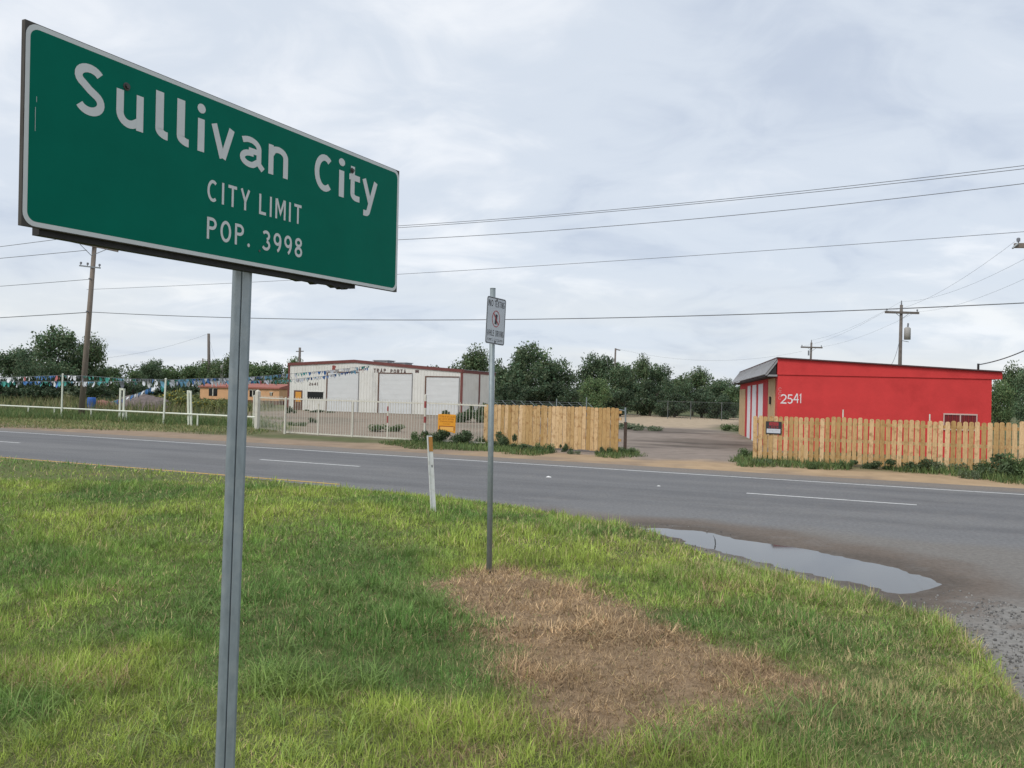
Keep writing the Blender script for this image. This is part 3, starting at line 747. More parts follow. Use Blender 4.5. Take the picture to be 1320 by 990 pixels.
k = (polydist(Xs, Ys, MPOLY) > .1) & (grass_fields(Xs, Ys)[0] < .5); Xs, Ys, Ls = Xs[k], Ys[k], Ls[k]
n = len(Xs); dead, yel, deep, lng = grass_fields(Xs, Ys)
g = np.array((0.25, 0.355, 0.10)) * (1 - deep[:, None] * .45) + np.array((0.14, 0.235, 0.075)) * deep[:, None] * .45
g = g * (1 - .4 * yel[:, None]) + np.array(GREENS['yel']) * .4 * yel[:, None]
g *= RNG.normal(1, .17, n).clip(.6, 1.5)[:, None]
kind(link('tall_grass_clumps', blade_mesh('tall_grass_clumps', np.stack([Xs, Ys, median_z(Xs, Ys)], 1), Ls, RNG.uniform(.004, .0075, n), RNG.uniform(0, 6.283, n), RNG.uniform(.05, .7, n), RNG.uniform(.6, 1.9, n), g, m_grass, 3)), 'stuff')

# loose stones on the broken pavement edge
GX, GY = [], []
sv, sf = [], []
cub = np.array([(-1, -1, -1), (1, -1, -1), (1, 1, -1), (-1, 1, -1), (-.7, -.7, 1), (.7, -.7, 1), (.7, .7, 1), (-.7, .7, 1)], float)
cf = np.array([(0, 3, 2, 1), (4, 5, 6, 7), (0, 1, 5, 4), (1, 2, 6, 5), (2, 3, 7, 6), (3, 0, 4, 7)])
xs = RNG.uniform(1.5, 5.2, 16000); ys = RNG.uniform(3.2, 12.5, 16000)
kk = (polydist(xs, ys, MPOLY) < -.02) & (polydist(xs, ys, MPOLY) > -1.1) & ((polydist(xs, ys, GRAV) > -.25) | (RNG.random(16000) < .14)) & (polydist(xs, ys, PUDW) < -.03)
sc = []
for x, y in zip(xs[kk], ys[kk]):
    s = RNG.uniform(.003, .0095); a = RNG.uniform(0, 6.28); q = cub * s * RNG.uniform(.7, 1.3, 3)
    R2 = np.array([[math.cos(a), -math.sin(a)], [math.sin(a), math.cos(a)]]); q[:, :2] = q[:, :2] @ R2
    sf.append(cf + 8 * len(sv)); sv.append(q + np.array((x, y, s * .5))); sc.append(np.tile(np.array((.27, .262, .25)) * RNG.uniform(.4, 1.4), (8, 1)))
kind(link('gravel', np_mesh('gravel', np.concatenate(sv), None, np.concatenate(sf), m_leaf, np.concatenate(sc))), 'stuff')

# ================================================================== CITY LIMIT SIGN
SX, SY, SZ, SYAW, SW, STILT, SLEAN, SH = -1.8347, 3.1846, 2.3858, 1.1157, 2.4876, 0.0107, -0.0291, 0.762
SK = 0.80                                   # true size: a 24 inch tall panel
SX, SY, SZ = SX * SK, SY * SK, EYE + (SZ - EYE) * SK
sd = Vector((math.cos(SYAW), math.sin(SYAW), STILT)).normalized()
su = (Vector((0, 0, 1)) + SLEAN * sd).normalized()
POSTS = 1.275
pb = Vector((SX, SY, 0)) + Vector((sd.x, sd.y, 0)) * POSTS * SK
root = empty('city_limit_sign', (pb.x, pb.y, .05))
tag(root, 'large green city limit sign with white lettering on a grey metal post', 'road sign')
# panel frame: local x along the sign, local z up, local -y out of the face
pan = bpy.data.objects.new('sign_panel', None)
def rrect(w, h, r, n=6, x0=0, z0=0):
    o = []
    for cx, cz, a in ((w - r, r, -90), (w - r, h - r, 0), (r, h - r, 90), (r, r, 180)):
        o += [(x0 + cx + r * math.cos(math.radians(a + 90 * k / n)), z0 + cz + r * math.sin(math.radians(a + 90 * k / n))) for k in range(n + 1)]
    return o
mb = MB()
mb.prism([(0, 0), (SW, 0), (SW, SH), (0, SH)], 0, 0, 0, (1, 0, 0), (0, 0, 1), (0, .019, 0))
pan = mb.build('sign_panel', m_ply)
pan.parent = root
sn = sd.cross(su).normalized()           # points away from the viewer's side (local +y)
sn = su.cross(sd).normalized()
pm = Matrix(((sd.x, sn.x, su.x, SX), (sd.y, sn.y, su.y, SY), (sd.z, sn.z, su.z, SZ), (0, 0, 0, 1)))
if (pm @ Vector((0, -1, 0)) - pm @ Vector((0, 0, 0))).dot(Vector((-SX, -SY, 0))) < 0:
    pm = Matrix(((sd.x, -sn.x, su.x, SX), (sd.y, -sn.y, su.y, SY), (sd.z, -sn.z, su.z, SZ), (0, 0, 0, 1)))
pan.matrix_parent_inverse = Matrix.Translation((-pb.x, -pb.y, -.05))
pm = pm @ Matrix.Diagonal((SK, SK, SK, 1))
pan.matrix_basis = pm
def flat(poly, y): return [(p[0], y, p[1]) for p in poly]
def ring(outer, inner, y):
    n = len(outer); mb = MB(); mb.add(flat(outer, y) + flat(inner, y), [(i, (i + 1) % n, n + (i + 1) % n, n + i) for i in range(n)]); return mb
o1 = rrect(SW - .006, SH - .006, .05, x0=.003, z0=.003); o2 = rrect(SW - .042, SH - .042, .036, x0=.021, z0=.021)
MB().add(flat(o2, -.0012), [tuple(range(len(o2)))]).build('green_face', m_green, pan)
ring(o1, o2, -.0012).build('border', m_refl, pan)
lay = [('S', .206, .343), ('u', .399, .534), ('l', .598, .665), ('l', .715, .784), ('i', .833, .879), ('v', .919, 1.064), ('a', 1.108, 1.251), ('n', 1.303, 1.449), ('C', 1.664, 1.824), ('i', 1.875, 1.928), ('t', 1.972, 2.074), ('y', 2.10, 2.25)]
for ch, a, b in lay:
    w = glyph(ch, .165)[0]
    mb, _ = letter_mb(ch, {'i': .175, 'l': .175, 'a': .14, 'n': .155}.get(ch, .165), (b - a) / w, .203, a, .483, z0=.0022, dz=.0004)
    mb.build('letter', m_refl, pan)
text_line('CITY', .145, .102, .901, 1.178, .267, pan, m_refl, z0=.0022, gap=.26)
text_line('LIMIT', .145, .102, 1.243, 1.563, .267, pan, m_refl, z0=.0022, gap=.26)
text_line('POP.', .145, .102, .903, 1.185, .091, pan, m_refl, z0=.0022, gap=.26)
text_line('3998', .145, .102, 1.271, 1.575, .091, pan, m_refl, z0=.0022, gap=.24)
for x, z in ((.447, .652), (1.997, .654)):
    q = MB(); q.tube([(x, .0, z), (x, -.004, z), (x, -.005, z)], [.017, .017, .015], 10); q.tube([(x, -.004, z), (x, -.014, z)], .010, 6)
    q.build('bolt', m_bolt, pan)
for x, z in ((1.252, .083),):
    MB().tube([(x, 0, z), (x, -.004, z)], .006, 8).build('bolt', m_bolt, pan)
# scratches near the left edge
sc_ = MB()
for z0, z1, dx in ((.36, .45, 0), (.47, .49, .004)):
    sc_ = MB(); sc_.add([(.045 + dx, -.0026, z0), (.0465 + dx, -.0026, z0), (.046 + dx, -.0026, z1), (.0445 + dx, -.0026, z1)], [(0, 1, 2, 3)]); sc_.build('scratch', m_refl, pan)
# timber stiffener behind, its ragged lower edge showing below the panel
st = MB(); st.prism([(.085, -.022), (.5, -.024), (1.1, -.025), (1.55, -.024), (1.6, -.030), (1.63, -.023), (1.70, -.024), (1.72, -.034), (1.76, -.024), (1.86, -.022), (1.9, -.034), (1.93, -.024), (1.96, -.036), (1.98, -.024), (2.0, -.033), (2.03, -.022), (2.08, -.020), (2.08, .08), (.085, .08)], 0, .020, 0, (1, 0, 0), (0, 0, 1), (0, .04, 0))
st.build('stiffener', m_plydark, pan)
st = MB(); st.box(.085, 2.08, .020, .06, .62, .70); st.build('stiffener', m_plydark, pan)
# two-lobed steel post with a seam
def lobe(x0, x1, hy, r, left):
    pts = [(x1 if left else x0, -hy + (.002 if left else 0)), (x1 if left else x0, hy)]
    o = []
    if left:
        for k in range(7): o.append((x0 + r - r * math.sin(math.radians(15 * k)), hy - r + r * math.cos(math.radians(15 * k))))
        for k in range(7): o.append((x0 + r - r * math.cos(math.radians(15 * k)), -hy + r - r * math.sin(math.radians(15 * k))))
    else:
        for k in range(7): o.append((x1 - r + r * math.sin(math.radians(15 * k)), -hy + r - r * math.cos(math.radians(15 * k))))
        for k in range(7): o.append((x1 - r + r * math.cos(math.radians(15 * k)), hy - r + r * math.sin(math.radians(15 * k))))
    return o
# left lobe (top to bottom), slot, right lobe (bottom to top), slot
prof = lobe(-.038, -.003, .026, .018, True) + [(-.005, -.026), (-.0018, -.023), (-.0015, -.012), (.0008, -.012), (.0010, -.025), (.004, -.029)] + lobe(.003, .038, .029, .010, False) + [(.004, .029), (.001, .006), (-.002, .006), (-.005, .026)]
top = pm @ Vector((POSTS, .062 + .045, .70)); bot = Vector((pb.x - .018 + (top.x - (pm @ Vector((POSTS, 0, 0.7))).x), pb.y - .02 + (top.y - (pm @ Vector((POSTS, 0, .7))).y), -.3))
mb = MB(); ex = Vector((.95, .31, 0)).normalized(); ey = Vector((-.31, .95, 0)).normalized(); k = len(prof)
vs = [P + ex * a + ey * b for P in (bot, top) for a, b in prof]
mb.add(vs, [(i, (i + 1) % k, k + (i + 1) % k, k + i) for i in range(k)] + [tuple(range(k - 1, -1, -1)), tuple(range(k, 2 * k))])
po = mb.build('post', m_galv); po.parent = root; po.matrix_parent_inverse = Matrix.Translation((-pb.x, -pb.y, -.05))

# ================================================================== NO TEXTING SIGN
b0 = G(631, 742, .05)
root = empty('no_texting_sign', b0)
tag(root, 'small white no texting while driving sign on a slim round steel pole', 'road sign')
ttop = atY(635.3, 372, b0.y)
mb = MB(); mb.tube([(0, 0, -.3), (ttop.x - b0.x, 0, ttop.z - b0.z)], .027, 16); mb.build('pole', m_galvp, root, True)
MB().tube([(ttop.x - b0.x, 0, ttop.z - b0.z - .001), (ttop.x - b0.x, 0, ttop.z - b0.z + .004)], [.0285, .0285], 16).build('pole_cap', m_galvp, root)
PW, PH = .305, .457
pl_c = atY(638.3, 414, b0.y)
ya = math.radians(54)
mb = MB(); mb.prism(rrect(PW, PH, .025, x0=-PW / 2, z0=-PH / 2), 0, 0, 0, (1, 0, 0), (0, 0, 1), (0, .003, 0))
plate = mb.build('sign_plate', m_plate, root)
plate.location = (pl_c.x - b0.x + .031 * math.sin(ya) - .018, -.031 * math.cos(ya) , pl_c.z - b0.z)
plate.rotation_euler = (0, math.radians(2.2), ya)
o1 = rrect(PW - .008, PH - .008, .022, x0=-PW / 2 + .004, z0=-PH / 2 + .004); o2 = rrect(PW - .024, PH - .024, .016, x0=-PW / 2 + .012, z0=-PH / 2 + .012)
ring(o1, o2, -.001).build('border', m_black, plate)
j = MB(); text_line('NO', .13, .062, -.128, -.055, .135, None, None, joined=j); text_line('TEXTING', .13, .062, -.030, .130, .135, None, None, joined=j); j.build('lettering', m_black, plate)
j = MB(); text_line('WHILE', .13, .058, -.130, -.020, -.150, None, None, joined=j); text_line('DRIVING', .13, .058, .004, .132, -.150, None, None, joined=j); j.build('lettering', m_black, plate)
j = MB(); scribble(j, -.12, .12, -.196, .02, .001, 5); j.build('small_print', m_black, plate)
ca = [(.063 * math.cos(k * .2618), .082 * math.sin(k * .2618)) for k in range(24)]; cb = [(.055 * math.cos(k * .2618), .074 * math.sin(k * .2618)) for k in range(24)]
ring([(x, y + .02) for x, y in ca], [(x, y + .02) for x, y in cb], -.0012).build('prohibition_ring', m_redprint, plate)
j = MB(); rb = ribbon([(-.04, .072), (.04, -.032)], .012); j.add([(p[0], -.0016, p[1]) for a in rb for p in a], [(0, 1, 3, 2)]); j.build('slash', m_redprint, plate)
j = MB(); j.add(flat([(-.02, -.03), (.012, -.035), (.024, .06), (-.008, .068)], -.0010), [(0, 1, 2, 3)]); j.build('phone_symbol', m_black, plate)
for z in (.205, -.205):
    MB().tube([(0, .0, z), (0, -.006, z)], .008, 8).build('bolt', m_bolt, plate)

# ================================================================== WHITE MARKER POST
b0 = G(559, 664, .04)
root = empty('marker_post', b0)
tag(root, 'white flexible marker post with orange top, leaning in the grass', 'marker post')
tp = atY(553.7, 561.5, b0.y); ax = tp - b0; hh = ax.length; axn = ax.normalized()
sdv = Vector((.9, .42, 0)).normalized(); fw = axn.cross(sdv).normalized()
def plank(name, z0, z1, w, th, m, off=0.0, x0=None, x1=None):
    mb = MB(); lo = -w if x0 is None else x0; hi = w if x1 is None else x1
    P = [axn * z + sdv * x + fw * y for z in (z0, z1) for y in (off, off + th) for x in (lo, hi)]
    mb.add(P, [(0, 2, 3, 1), (4, 5, 7, 6), (0, 1, 5, 4), (2, 6, 7, 3), (0, 4, 6, 2), (1, 3, 7, 5)])
    return mb.build(name, m, root)
sgn = 1 if fw.dot(-b0) > 0 else -1
plank('blade', -.1, hh, .041, .008, m_mark)
plank('reflective_wrap', hh * .80, hh * .985, .0, .003, m_orange, off=(.0085 if sgn > 0 else -.0035), x0=-.018, x1=.0412)
plank('rib', -.1, hh, .0, .010, m_mark, off=(.0085 if sgn > 0 else -.0105), x0=-.041, x1=-.030)
plank('label', hh * .60, hh * .63, .0, .002, m_black, off=(.0085 if sgn > 0 else -.0025), x0=.006, x1=.020)

# ================================================================== TIMBER FENCES
def picket_mesh(name, w, h, th, m, ear=.03):
    mb = MB(); mb.prism([(-w / 2, 0), (w / 2, 0), (w / 2, h - ear), (w / 2 - ear, h), (-w / 2 + ear, h), (-w / 2, h - ear)], 0, 0, 0, (1, 0, 0), (0, 0, 1), (0, th, 0))
    return mb.mesh(name, m)
def timber_fence(A, B, tops, pitch, w, label, seed, rails=(.32, .78, .93), postev=2.4):
    r = random.Random(seed); d = (B - A); Ln = d.length; d.normalize(); yaw = math.atan2(d.y, d.x)
    root = empty('timber_fence', (A.x, A.y, 0), yaw); tag(root, label, 'fence')
    h0, h1 = tops
    meshes = {}
    k = int(Ln / pitch)
    for i in range(k + 1):
        s = i * pitch; hh = round((h0 + (h1 - h0) * s / Ln) * 25) / 25
        if hh not in meshes: meshes[hh] = picket_mesh('board', w, hh - .06, .018, m_pine)
        o = link('board', meshes[hh], root, (s + r.uniform(-.008, .008), r.uniform(-.012, .004), gz(A + d * s) + .06 + r.uniform(-.015, .02)), (0, r.uniform(-.012, .012), r.uniform(-.02, .02)))
    hm = (h0 + h1) / 2
    for f in rails:
        mb = MB(); mb.frame_box((Ln / 2, .045, hm * f), (Ln / 2 + .05, 0, (h1 - h0) * f / 2), (0, .02, 0), (0, 0, .045)); mb.build('rail', m_pinedark, root)
    s = .1
    while s < Ln + .3:
        mb = MB(); mb.box(s - .045, s + .045, .068, .158, -.1, hm - .05); mb.build('fence_post', m_pinedark, root); s += postev
    return root, d
LA, LB = G(625, 574.5), G(797.5, 586.5)
dL = (LB - LA).normalized()
hA = onplane(627, 522.5, LA, dL).z; hB = onplane(796, 527, LA, dL).z
fL, dLf = timber_fence(LA, LB, (hA, hB), .152, .139, 'solid new pine board fence between the white picket fence and the drive', 3)
RA, RB = G(973, 595.5), G(1290, 614)
dR = (RB - RA).normalized()
hA2 = onplane(974, 537.5, RA, dR).z; hB2 = onplane(1290, 547, RA, dR).z
RB2 = RA + dR * ((RB - RA).length + 3.0)
fR, dRf = timber_fence(RA, RB2, (hA2, hB2 + .05), .148, .117, 'gapped new pine board fence in front of the red building', 4, rails=(.2, .55, .9))
# propped board in front of the right fence
q = onplane(1033, 600, RA, dR); p0 = G(1033, 601)
mb = MB(); mb.box(-.04, .04, -.05, -.022, -.05, .62); o = mb.build('stake', m_pine); o.location = (p0.x, p0.y - .05, 0); o.rotation_euler = (0, .02, math.atan2(dR.y, dR.x)); tag(o, 'short pine stake standing against the gapped board fence', 'stake')

# warning sign on the right fence
c = onplane(997.5, 551.5, RA - Vector((-dR.y, dR.x, 0)) * -0.0, dR)
yawR = math.atan2(dR.y, dR.x)
nrm = Vector((dR.y, -dR.x, 0))
root = empty('warning_sign', c + nrm * .03, yawR); tag(root, 'small black, red and white warning sign on the pine fence', 'sign')
MB().box(-.23, .23, -.004, .004, -.19, .19).build('plate', m_black, root)
MB().add(flat([(-.20, -.155), (.20, -.155), (.20, -.03), (-.20, -.03)], -.006), [(0, 1, 2, 3)]).build('white_panel', m_plate, root)
j = MB(); scribble(j, -.16, .16, -.11, .05, .0075, 9); j.build('small_print', mat('grey_print', (.45, .45, .47), .6), root)
MB().add(flat([(-.13, .07), (.14, .07), (.14, .165), (-.13, .165)], -.006), [(0, 1, 2, 3)]).build('red_band', m_redprint, root)
j = MB(); scribble(j, -.14, .14, -.015, .06, .006, 12); j.build('red_lettering', m_redprint, root)
j = MB(); scribble(j, -.11, .12, .09, .05, .0075, 14); j.build('small_print', m_black, root)

# ================================================================== WHITE METAL GATE AND PICKET FENCE
def bar(mb, P, Q, r): mb.tube([P, Q], r, 6)
def picket_section(name, A, B, zt, zb, spacing, label, cat, posts=(), overs=.1, post_h=None, pr=.0065, bottom=True):
    d = B - A; d.z = 0; Ln = d.length; d.normalize(); yaw = math.atan2(d.y, d.x)
    root = empty(name, (A.x, A.y, 0), yaw); tag(root, label, cat)
    k = int(Ln / spacing); za, zc = zt
    meshes = {}
    for i in range(1, k):
        s = i * spacing; h = round((za + (zc - za) * s / Ln + overs) * 20) / 20
        if h not in meshes:
            m = MB(); m.box(-pr, pr, -pr, pr, zb, h - .03); m.add([(-pr, -pr, h - .03), (pr, -pr, h - .03), (pr, pr, h - .03), (-pr, pr, h - .03), (0, 0, h)], [(0, 1, 4), (1, 2, 4), (2, 3, 4), (3, 0, 4)])
            meshes[h] = m.mesh('picket', m_whitemetal)
        link('picket', meshes[h], root, (s, 0, 0))
    MB().frame_box((Ln / 2, -.016, (za + zc) / 2), (Ln / 2, 0, (zc - za) / 2), (0, .02, 0), (0, 0, .025)).build('top_rail', m_whitemetal, root)
    if bottom: MB().frame_box((Ln / 2, -.016, zb + .02), (Ln / 2, 0, 0), (0, .02, 0), (0, 0, .025)).build('bottom_rail', m_whitemetal, root)
    return root, Ln
GA, GB = G(368, 559.5), G(546, 570)
dG = (GB - GA).normalized()
za, zb_ = onplane(368, 514, GA, dG).z, onplane(546, 520, GA, dG).z
gate, LG = picket_section('white_gate', GA, GB, (za, zb_), .06, .125, 'long white metal picket gate across the workshop drive', 'gate')
for px, top, red, tall in ((411, 520, 0, 0), (455, 518, 0, .0), (500.5, 518, 1, .0)):
    P = onplane(px, 550, GA, dG); s = (P - GA).dot(dG); zt = onplane(px, top, GA, dG).z
    MB().box(s - .03, s + .03, -.06, -.037, .04, zt).build('upright', m_whitemetal, gate)
    if red:
        MB().box(s - .031, s + .031, -.064, -.061, zt * .45, zt * .55 + .12).build('red_stripe', m_redpaint, gate)
        MB().box(s - .031, s + .031, -.064, -.061, zt * .76, zt * .88).build('red_stripe', m_redpaint, gate)
# posts of the gate
def gate_post(px, py, top, hw, label, stripes=(), group=None):
    P = G(px, py); zt = atY(px, top, P.y).z
    o = empty('gate_post', (P.x, P.y, 0), math.atan2(dG.y, dG.x)); tag(o, label, 'post', group)
    mb = MB(); mb.box(-hw, hw, -hw, hw, -.15, zt); mb.add([(-hw, -hw, zt), (hw, -hw, zt), (hw, hw, zt), (-hw, hw, zt), (0, 0, zt + hw)], [(0, 1, 4), (1, 2, 4), (2, 3, 4), (3, 0, 4)]); mb.build('post', m_whitemetal, o)
    for a, b in stripes: MB().box(-hw - .003, hw + .003, -hw - .003, hw + .003, zt * a, zt * b).build('red_stripe', m_redpaint, o)
    return o
gate_post(367, 560, 513, .035, 'slim white square post where the gate meets the left picket panel')
gate_post(547, 571, 509, .03, 'red and white striped gate post, taller than the gate', ((.42, .55), (.73, .87), (.12, .22)))
gate_post(331, 554.5, 504.5, .085, 'thick white square post at the end of the low pipe rail')
gate_post(326.5, 551, 510, .035, 'thin white post beside the thick end post of the pipe rail')
PA, PB = G(334, 555), G(366, 559.5)
dP = (PB - PA).normalized()
picket_section('white_picket_panel', PA, PB, (onplane(336, 512.5, PA, dP).z, onplane(366, 514, PA, dP).z), .10, .17, 'short white picket panel left of the gate, weeds growing through it', 'fence', bottom=False)
HA, HB = G(549, 571), G(626, 575.5)
dH = (HB - HA).normalized()
h1, h2 = onplane(550, 519.5, HA, dH).z, onplane(625, 523, HA, dH).z
picket_section('white_picket_panel', HA, HB, (h1, h2), .10, .13, 'white picket panel between striped gate post and board fence, orange sign on it', 'fence')
# end board and pipe where the panel meets the wood
P = G(629, 575.5); o = MB().tube([(P.x, P.y + .12, -.1), (P.x, P.y + .12, atY(629, 509, P.y).z)], .028, 10).build('pipe_post', m_galvp); tag(o, 'grey steel pipe post where picket panel and board fence meet', 'post')

# orange sign wired to the picket panel
c1, c2, c3 = onplane(566, 533.5, HA, dH), onplane(588.5, 536, HA, dH), onplane(577, 557, HA, dH)
wS = (c2 - c1).length; zt, zb2 = c1.z, c3.z; yawH = math.atan2(dH.y, dH.x)
nH = Vector((dH.y, -dH.x, 0))
o = empty('orange_sign', Vector((c1.x, c1.y, zb2)) + nH * .06, yawH); tag(o, 'orange notice board with dark print hung on the white pickets', 'sign')
hS = zt - zb2
MB().prism([(0, .0), (wS * .3, .015), (wS * .62, .03), (wS, -.03), (wS, hS - .03), (wS - .03, hS), (.03, hS), (0, hS - .02)], 0, 0, 0, (1, 0, 0), (0, 0, 1), (0, .006, 0)).build('board', m_osign, o)
for i, (z, a, b, hh) in enumerate(((.82, .06, .96, .085), (.68, .06, .94, .075), (.55, .12, .9, .065), (.43, .3, .72, .045))):
    j = MB(); scribble(j, wS * a, wS * b, hS * z, hS * hh * 1.1, .002, 20 + i); j.build('print_line', m_osigntext, o)
MB().add(flat([(wS * .08, hS * .09), (wS * .94, hS * .06), (wS * .94, hS * .33), (wS * .08, hS * .34)], -.0015), [(0, 1, 2, 3)]).build('print_box', m_osignbox, o)
j = MB(); 
for x in (.08, .90): j.add(flat([(wS * x, hS * .07), (wS * (x + .05), hS * .07), (wS * (x + .05), hS * .34), (wS * x, hS * .34)], -.003), [(0, 1, 2, 3)])
j.add(flat([(wS * .14, hS * .30), (wS * .89, hS * .30), (wS * .89, hS * .345), (wS * .14, hS * .345)], -.003), [(0, 1, 2, 3)])
j.build('print_frame', m_osigntext, o)

# ================================================================== LOW PIPE RAIL AND ITS POSTS
VA, VB = G(329, 554.5), Vector((0, 0, 0))
q0 = onplane(0, 522.3, (-28.9, 48.6), (1, 0))
VB = Vector((-28.9, 48.6, 0)); dV = (VA - VB); dV.z = 0; LV = dV.length; dV.normalize()
VB2 = VB - dV * 12
root = empty('pipe_rail', (VB2.x, VB2.y, 0), math.atan2(dV.y, dV.x)); tag(root, 'low white pipe rail along the weedy verge', 'fence')
tot = LV + 12
zl = onplane(0, 522.5, VB, dV).z; zr = onplane(328, 537.7, VB, dV).z
k = (zr - zl) / LV
MB().tube([(0, 0, zl - k * 12), (tot, 0, zr)], .038, 8).build('rail', m_whiterail, root)
for px in (36.5, 70, 117.5, 163, 255, -60, -20):
    P = onplane(px, 530, VB, dV); s = (P - VB2).dot(dV)
    MB().tube([(s, 0, -.2), (s, 0, zl + k * (s - 12))], .035, 8).build('post', m_whiterail, root)
def tall_post(px, top, r, label, lean=0.0):
    P = onplane(px, 530, VB, dV); zt = onplane(px, top, VB, dV).z
    mb = MB(); mb.tube([(0, 0, -.1), (lean, 0, zt)], r, 8); mb.tube([(lean, 0, zt), (lean, 0, zt + .04)], [r * 1.4, r * .6], 8)
    o = mb.build('bunting_post', m_whiterail); o.location = (P.x, P.y - .09, 0); tag(o, label, 'post'); return Vector((P.x + lean, P.y - .09, zt))
T80 = tall_post(80.5, 482.5, .045, 'tall white pole carrying bunting, beside the leaning utility pole', .0)
T212 = tall_post(212, 488.5, .045, 'tall white pole carrying bunting, between the two twin-post frames', .05)
def twin(pxa, pxb, top, label, lean=0.0, bar_=True):
    A_, B_ = onplane(pxa, 530, VB, dV), onplane(pxb, 530, VB, dV); zt = onplane(pxa, top, VB, dV).z
    o = empty('twin_post_frame', (A_.x, A_.y + .12, 0)); tag(o, label, 'post')
    dd = B_ - A_; dd.z = 0
    MB().box(-.035, .035, -.05, .05, -.1, zt).build('post', m_whiterail, o).rotation_euler = (0, lean, 0)
    u = MB().box(-.035, .035, -.05, .05, -.1, zt - .02).build('post', m_whiterail, o); u.location = (dd.x, dd.y, 0); u.rotation_euler = (0, lean, 0)
    if bar_: MB().frame_box((dd.x / 2 + lean * zt, dd.y / 2, zt - .06), (dd.x / 2 - .038, dd.y / 2, 0), (0, .03, 0), (0, 0, .05)).build('crossbar', m_whiterail, o)
twin(153, 157.8, 500, 'pair of white posts joined by a short crossbar behind the pipe rail', .0)
twin(242.5, 246, 503, 'pair of white posts tilted close together behind the pipe rail', -.05)

# ================================================================== UTILITY POLES AND WIRES
def upole(name, base, top, r0, r1, label, m=m_oldwood, group=None):
    o = empty(name, (base.x, base.y, 0)); tag(o, label, 'utility pole', group)
    t = Vector(top) - Vector((base.x, base.y, 0))
    MB().tube([t * -.03, t * .5, t], [r0, (r0 + r1) / 2, r1], 10).build('shaft', m, o, True)
    return o, t
def crossarm(o, c, d, half, th, ins=(), brace=.7, m=m_oldwood, hoff=.0):
    d = Vector(d).normalized(); y = Vector((-d.y, d.x, 0)).normalized(); z = d.cross(y) * (1 if d.cross(y).z > 0 else -1)
    arm = MB().frame_box(c, d * half, y * th * .45, z * th * .6).build('crossarm', m, o)
    for s in ins:
        P = Vector(c) + d * s + z * th * .6
        MB().tube([P, P + z * .05, P + z * .06, P + z * .15, P + z * .18], [.02, .02, .055, .06, .03], 8).build('insulator', m_ins, o)
    if brace:
        for s in (-1, 1):
            MB().tube([Vector(c) + d * s * brace - y * th * .5, Vector(c) - y * th * .5 - z * brace * .75], .018, 5).build('brace', m_steel, o)
# leaning pole on the left
pb1 = G(104.5, 539); W_P = (pb1.x, pb1.y); W_D = (U.x, U.y)
pt1 = onplane(123, 302, W_P, W_D)
o, t1 = upole('utility_pole', pb1, pt1, .165, .11, 'weathered wooden utility pole leaning over the verge by the pipe rail')
def on_shaft(t, z): return t * (z / t.z)
zc = onplane(122, 317, W_P, W_D).z
c1 = on_shaft(t1, zc); armd = Vector((.88, .45, -.13))
crossarm(o, c1 + Vector((0, -.14, 0)), armd, 1.25, .12, (-1.1, -.5, 1.1), .75)
zc2 = onplane(118, 344.5, W_P, W_D).z
c2 = on_shaft(t1, zc2); crossarm(o, c2 + Vector((-.1, -.12, 0)), (.98, -.15, -.1), .62, .06, (-.55, -.15, .55), 0, m_steel)
for z in (onplane(118, 360, W_P, W_D).z, onplane(115, 402, W_P, W_D).z):
    c3 = on_shaft(t1, z); MB().tube([c3 + Vector((0, -.1, 0)), c3 + Vector((-.02, -.28, 0))], .04, 6).build('insulator', m_ins, o)
# right pole just beyond the frame, only its arm shows
prb = onplane(1346, 600, W_P, W_D); prb.z = 0
prt = Vector((prb.x + .1, prb.y, onplane(1350, 203, W_P, W_D).z))
o, t2 = upole('utility_pole', prb, prt, .165, .11, 'tall wooden utility pole whose crossarm juts out above the red building')
ce = onplane(1308, 315.5, (prb.x, prb.y - .2), (1, 0)); cz = ce.z
ca_ = Vector((t2.x * cz / t2.z, -.2, cz)); half = (prb.x + ca_.x - ce.x)
crossarm(o, ca_, (1, .0, .02), half, .125, (-half + .12, -.5, .5, half - .12), .7)
e0 = ca_ + Vector((-half, 0, 0)); MB().tube([e0 + Vector((.06, -.07, .02)), e0 + Vector((-.10, -.05, -.13))], [.05, .03], 6).build('dead_end_clamp', m_steel, o)
# line running back behind the red building
def back_pole(px, top, Y, arm_px, label, trans=False):
    P = atY(px, 500, Y); T = atY(px, top, Y); b = Vector((atY(px - 3, 500, Y).x, Y, 0))
    o, t = upole('utility_pole', b, T, .15, .10, label, m_poledark)
    half = arm_px / 2 * Y / F; c = t * ((T.z - .55) / T.z) + Vector((0, -.12, 0))
    crossarm(o, c, (1, .02, .0), half, .13, (-half + .12, half - .12), .55, m_poledark)
    tip = t; MB().tube([tip, tip + Vector((0, 0, .1)), tip + Vector((0, 0, .3))], [.03, .05, .03], 8).build('insulator', m_ins, o)
    if trans:
        tc_ = t * ((T.z - 2.0) / T.z) + Vector((.42, -.1, 0))
        tr = MB().tube([tc_ + Vector((0, 0, -.42)), tc_ + Vector((0, 0, .36)), tc_ + Vector((0, 0, .44))], [.22, .22, .12], 14).build('transformer', m_curb, o, True)
        MB().tube([tc_ + Vector((.02, 0, .4)), tc_ + Vector((.04, 0, .72))], .06, 8).build('bushing', m_ins, tr)
        MB().tube([tc_ + Vector((-.4, 0, -.5)), tc_ + Vector((.1, 0, -.58))], .02, 6).build('bracket', m_steel, o)
    else:
        MB().tube([c + Vector((-.35, -.1, -.35)), c + Vector((-.35, -.1, -.9))], .09, 8).build('cutout', m_ins, o)
    return b, T, half
p2 = back_pole(1162, 393, 60, 44, 'wooden utility pole with transformer can rising behind the red building', True)
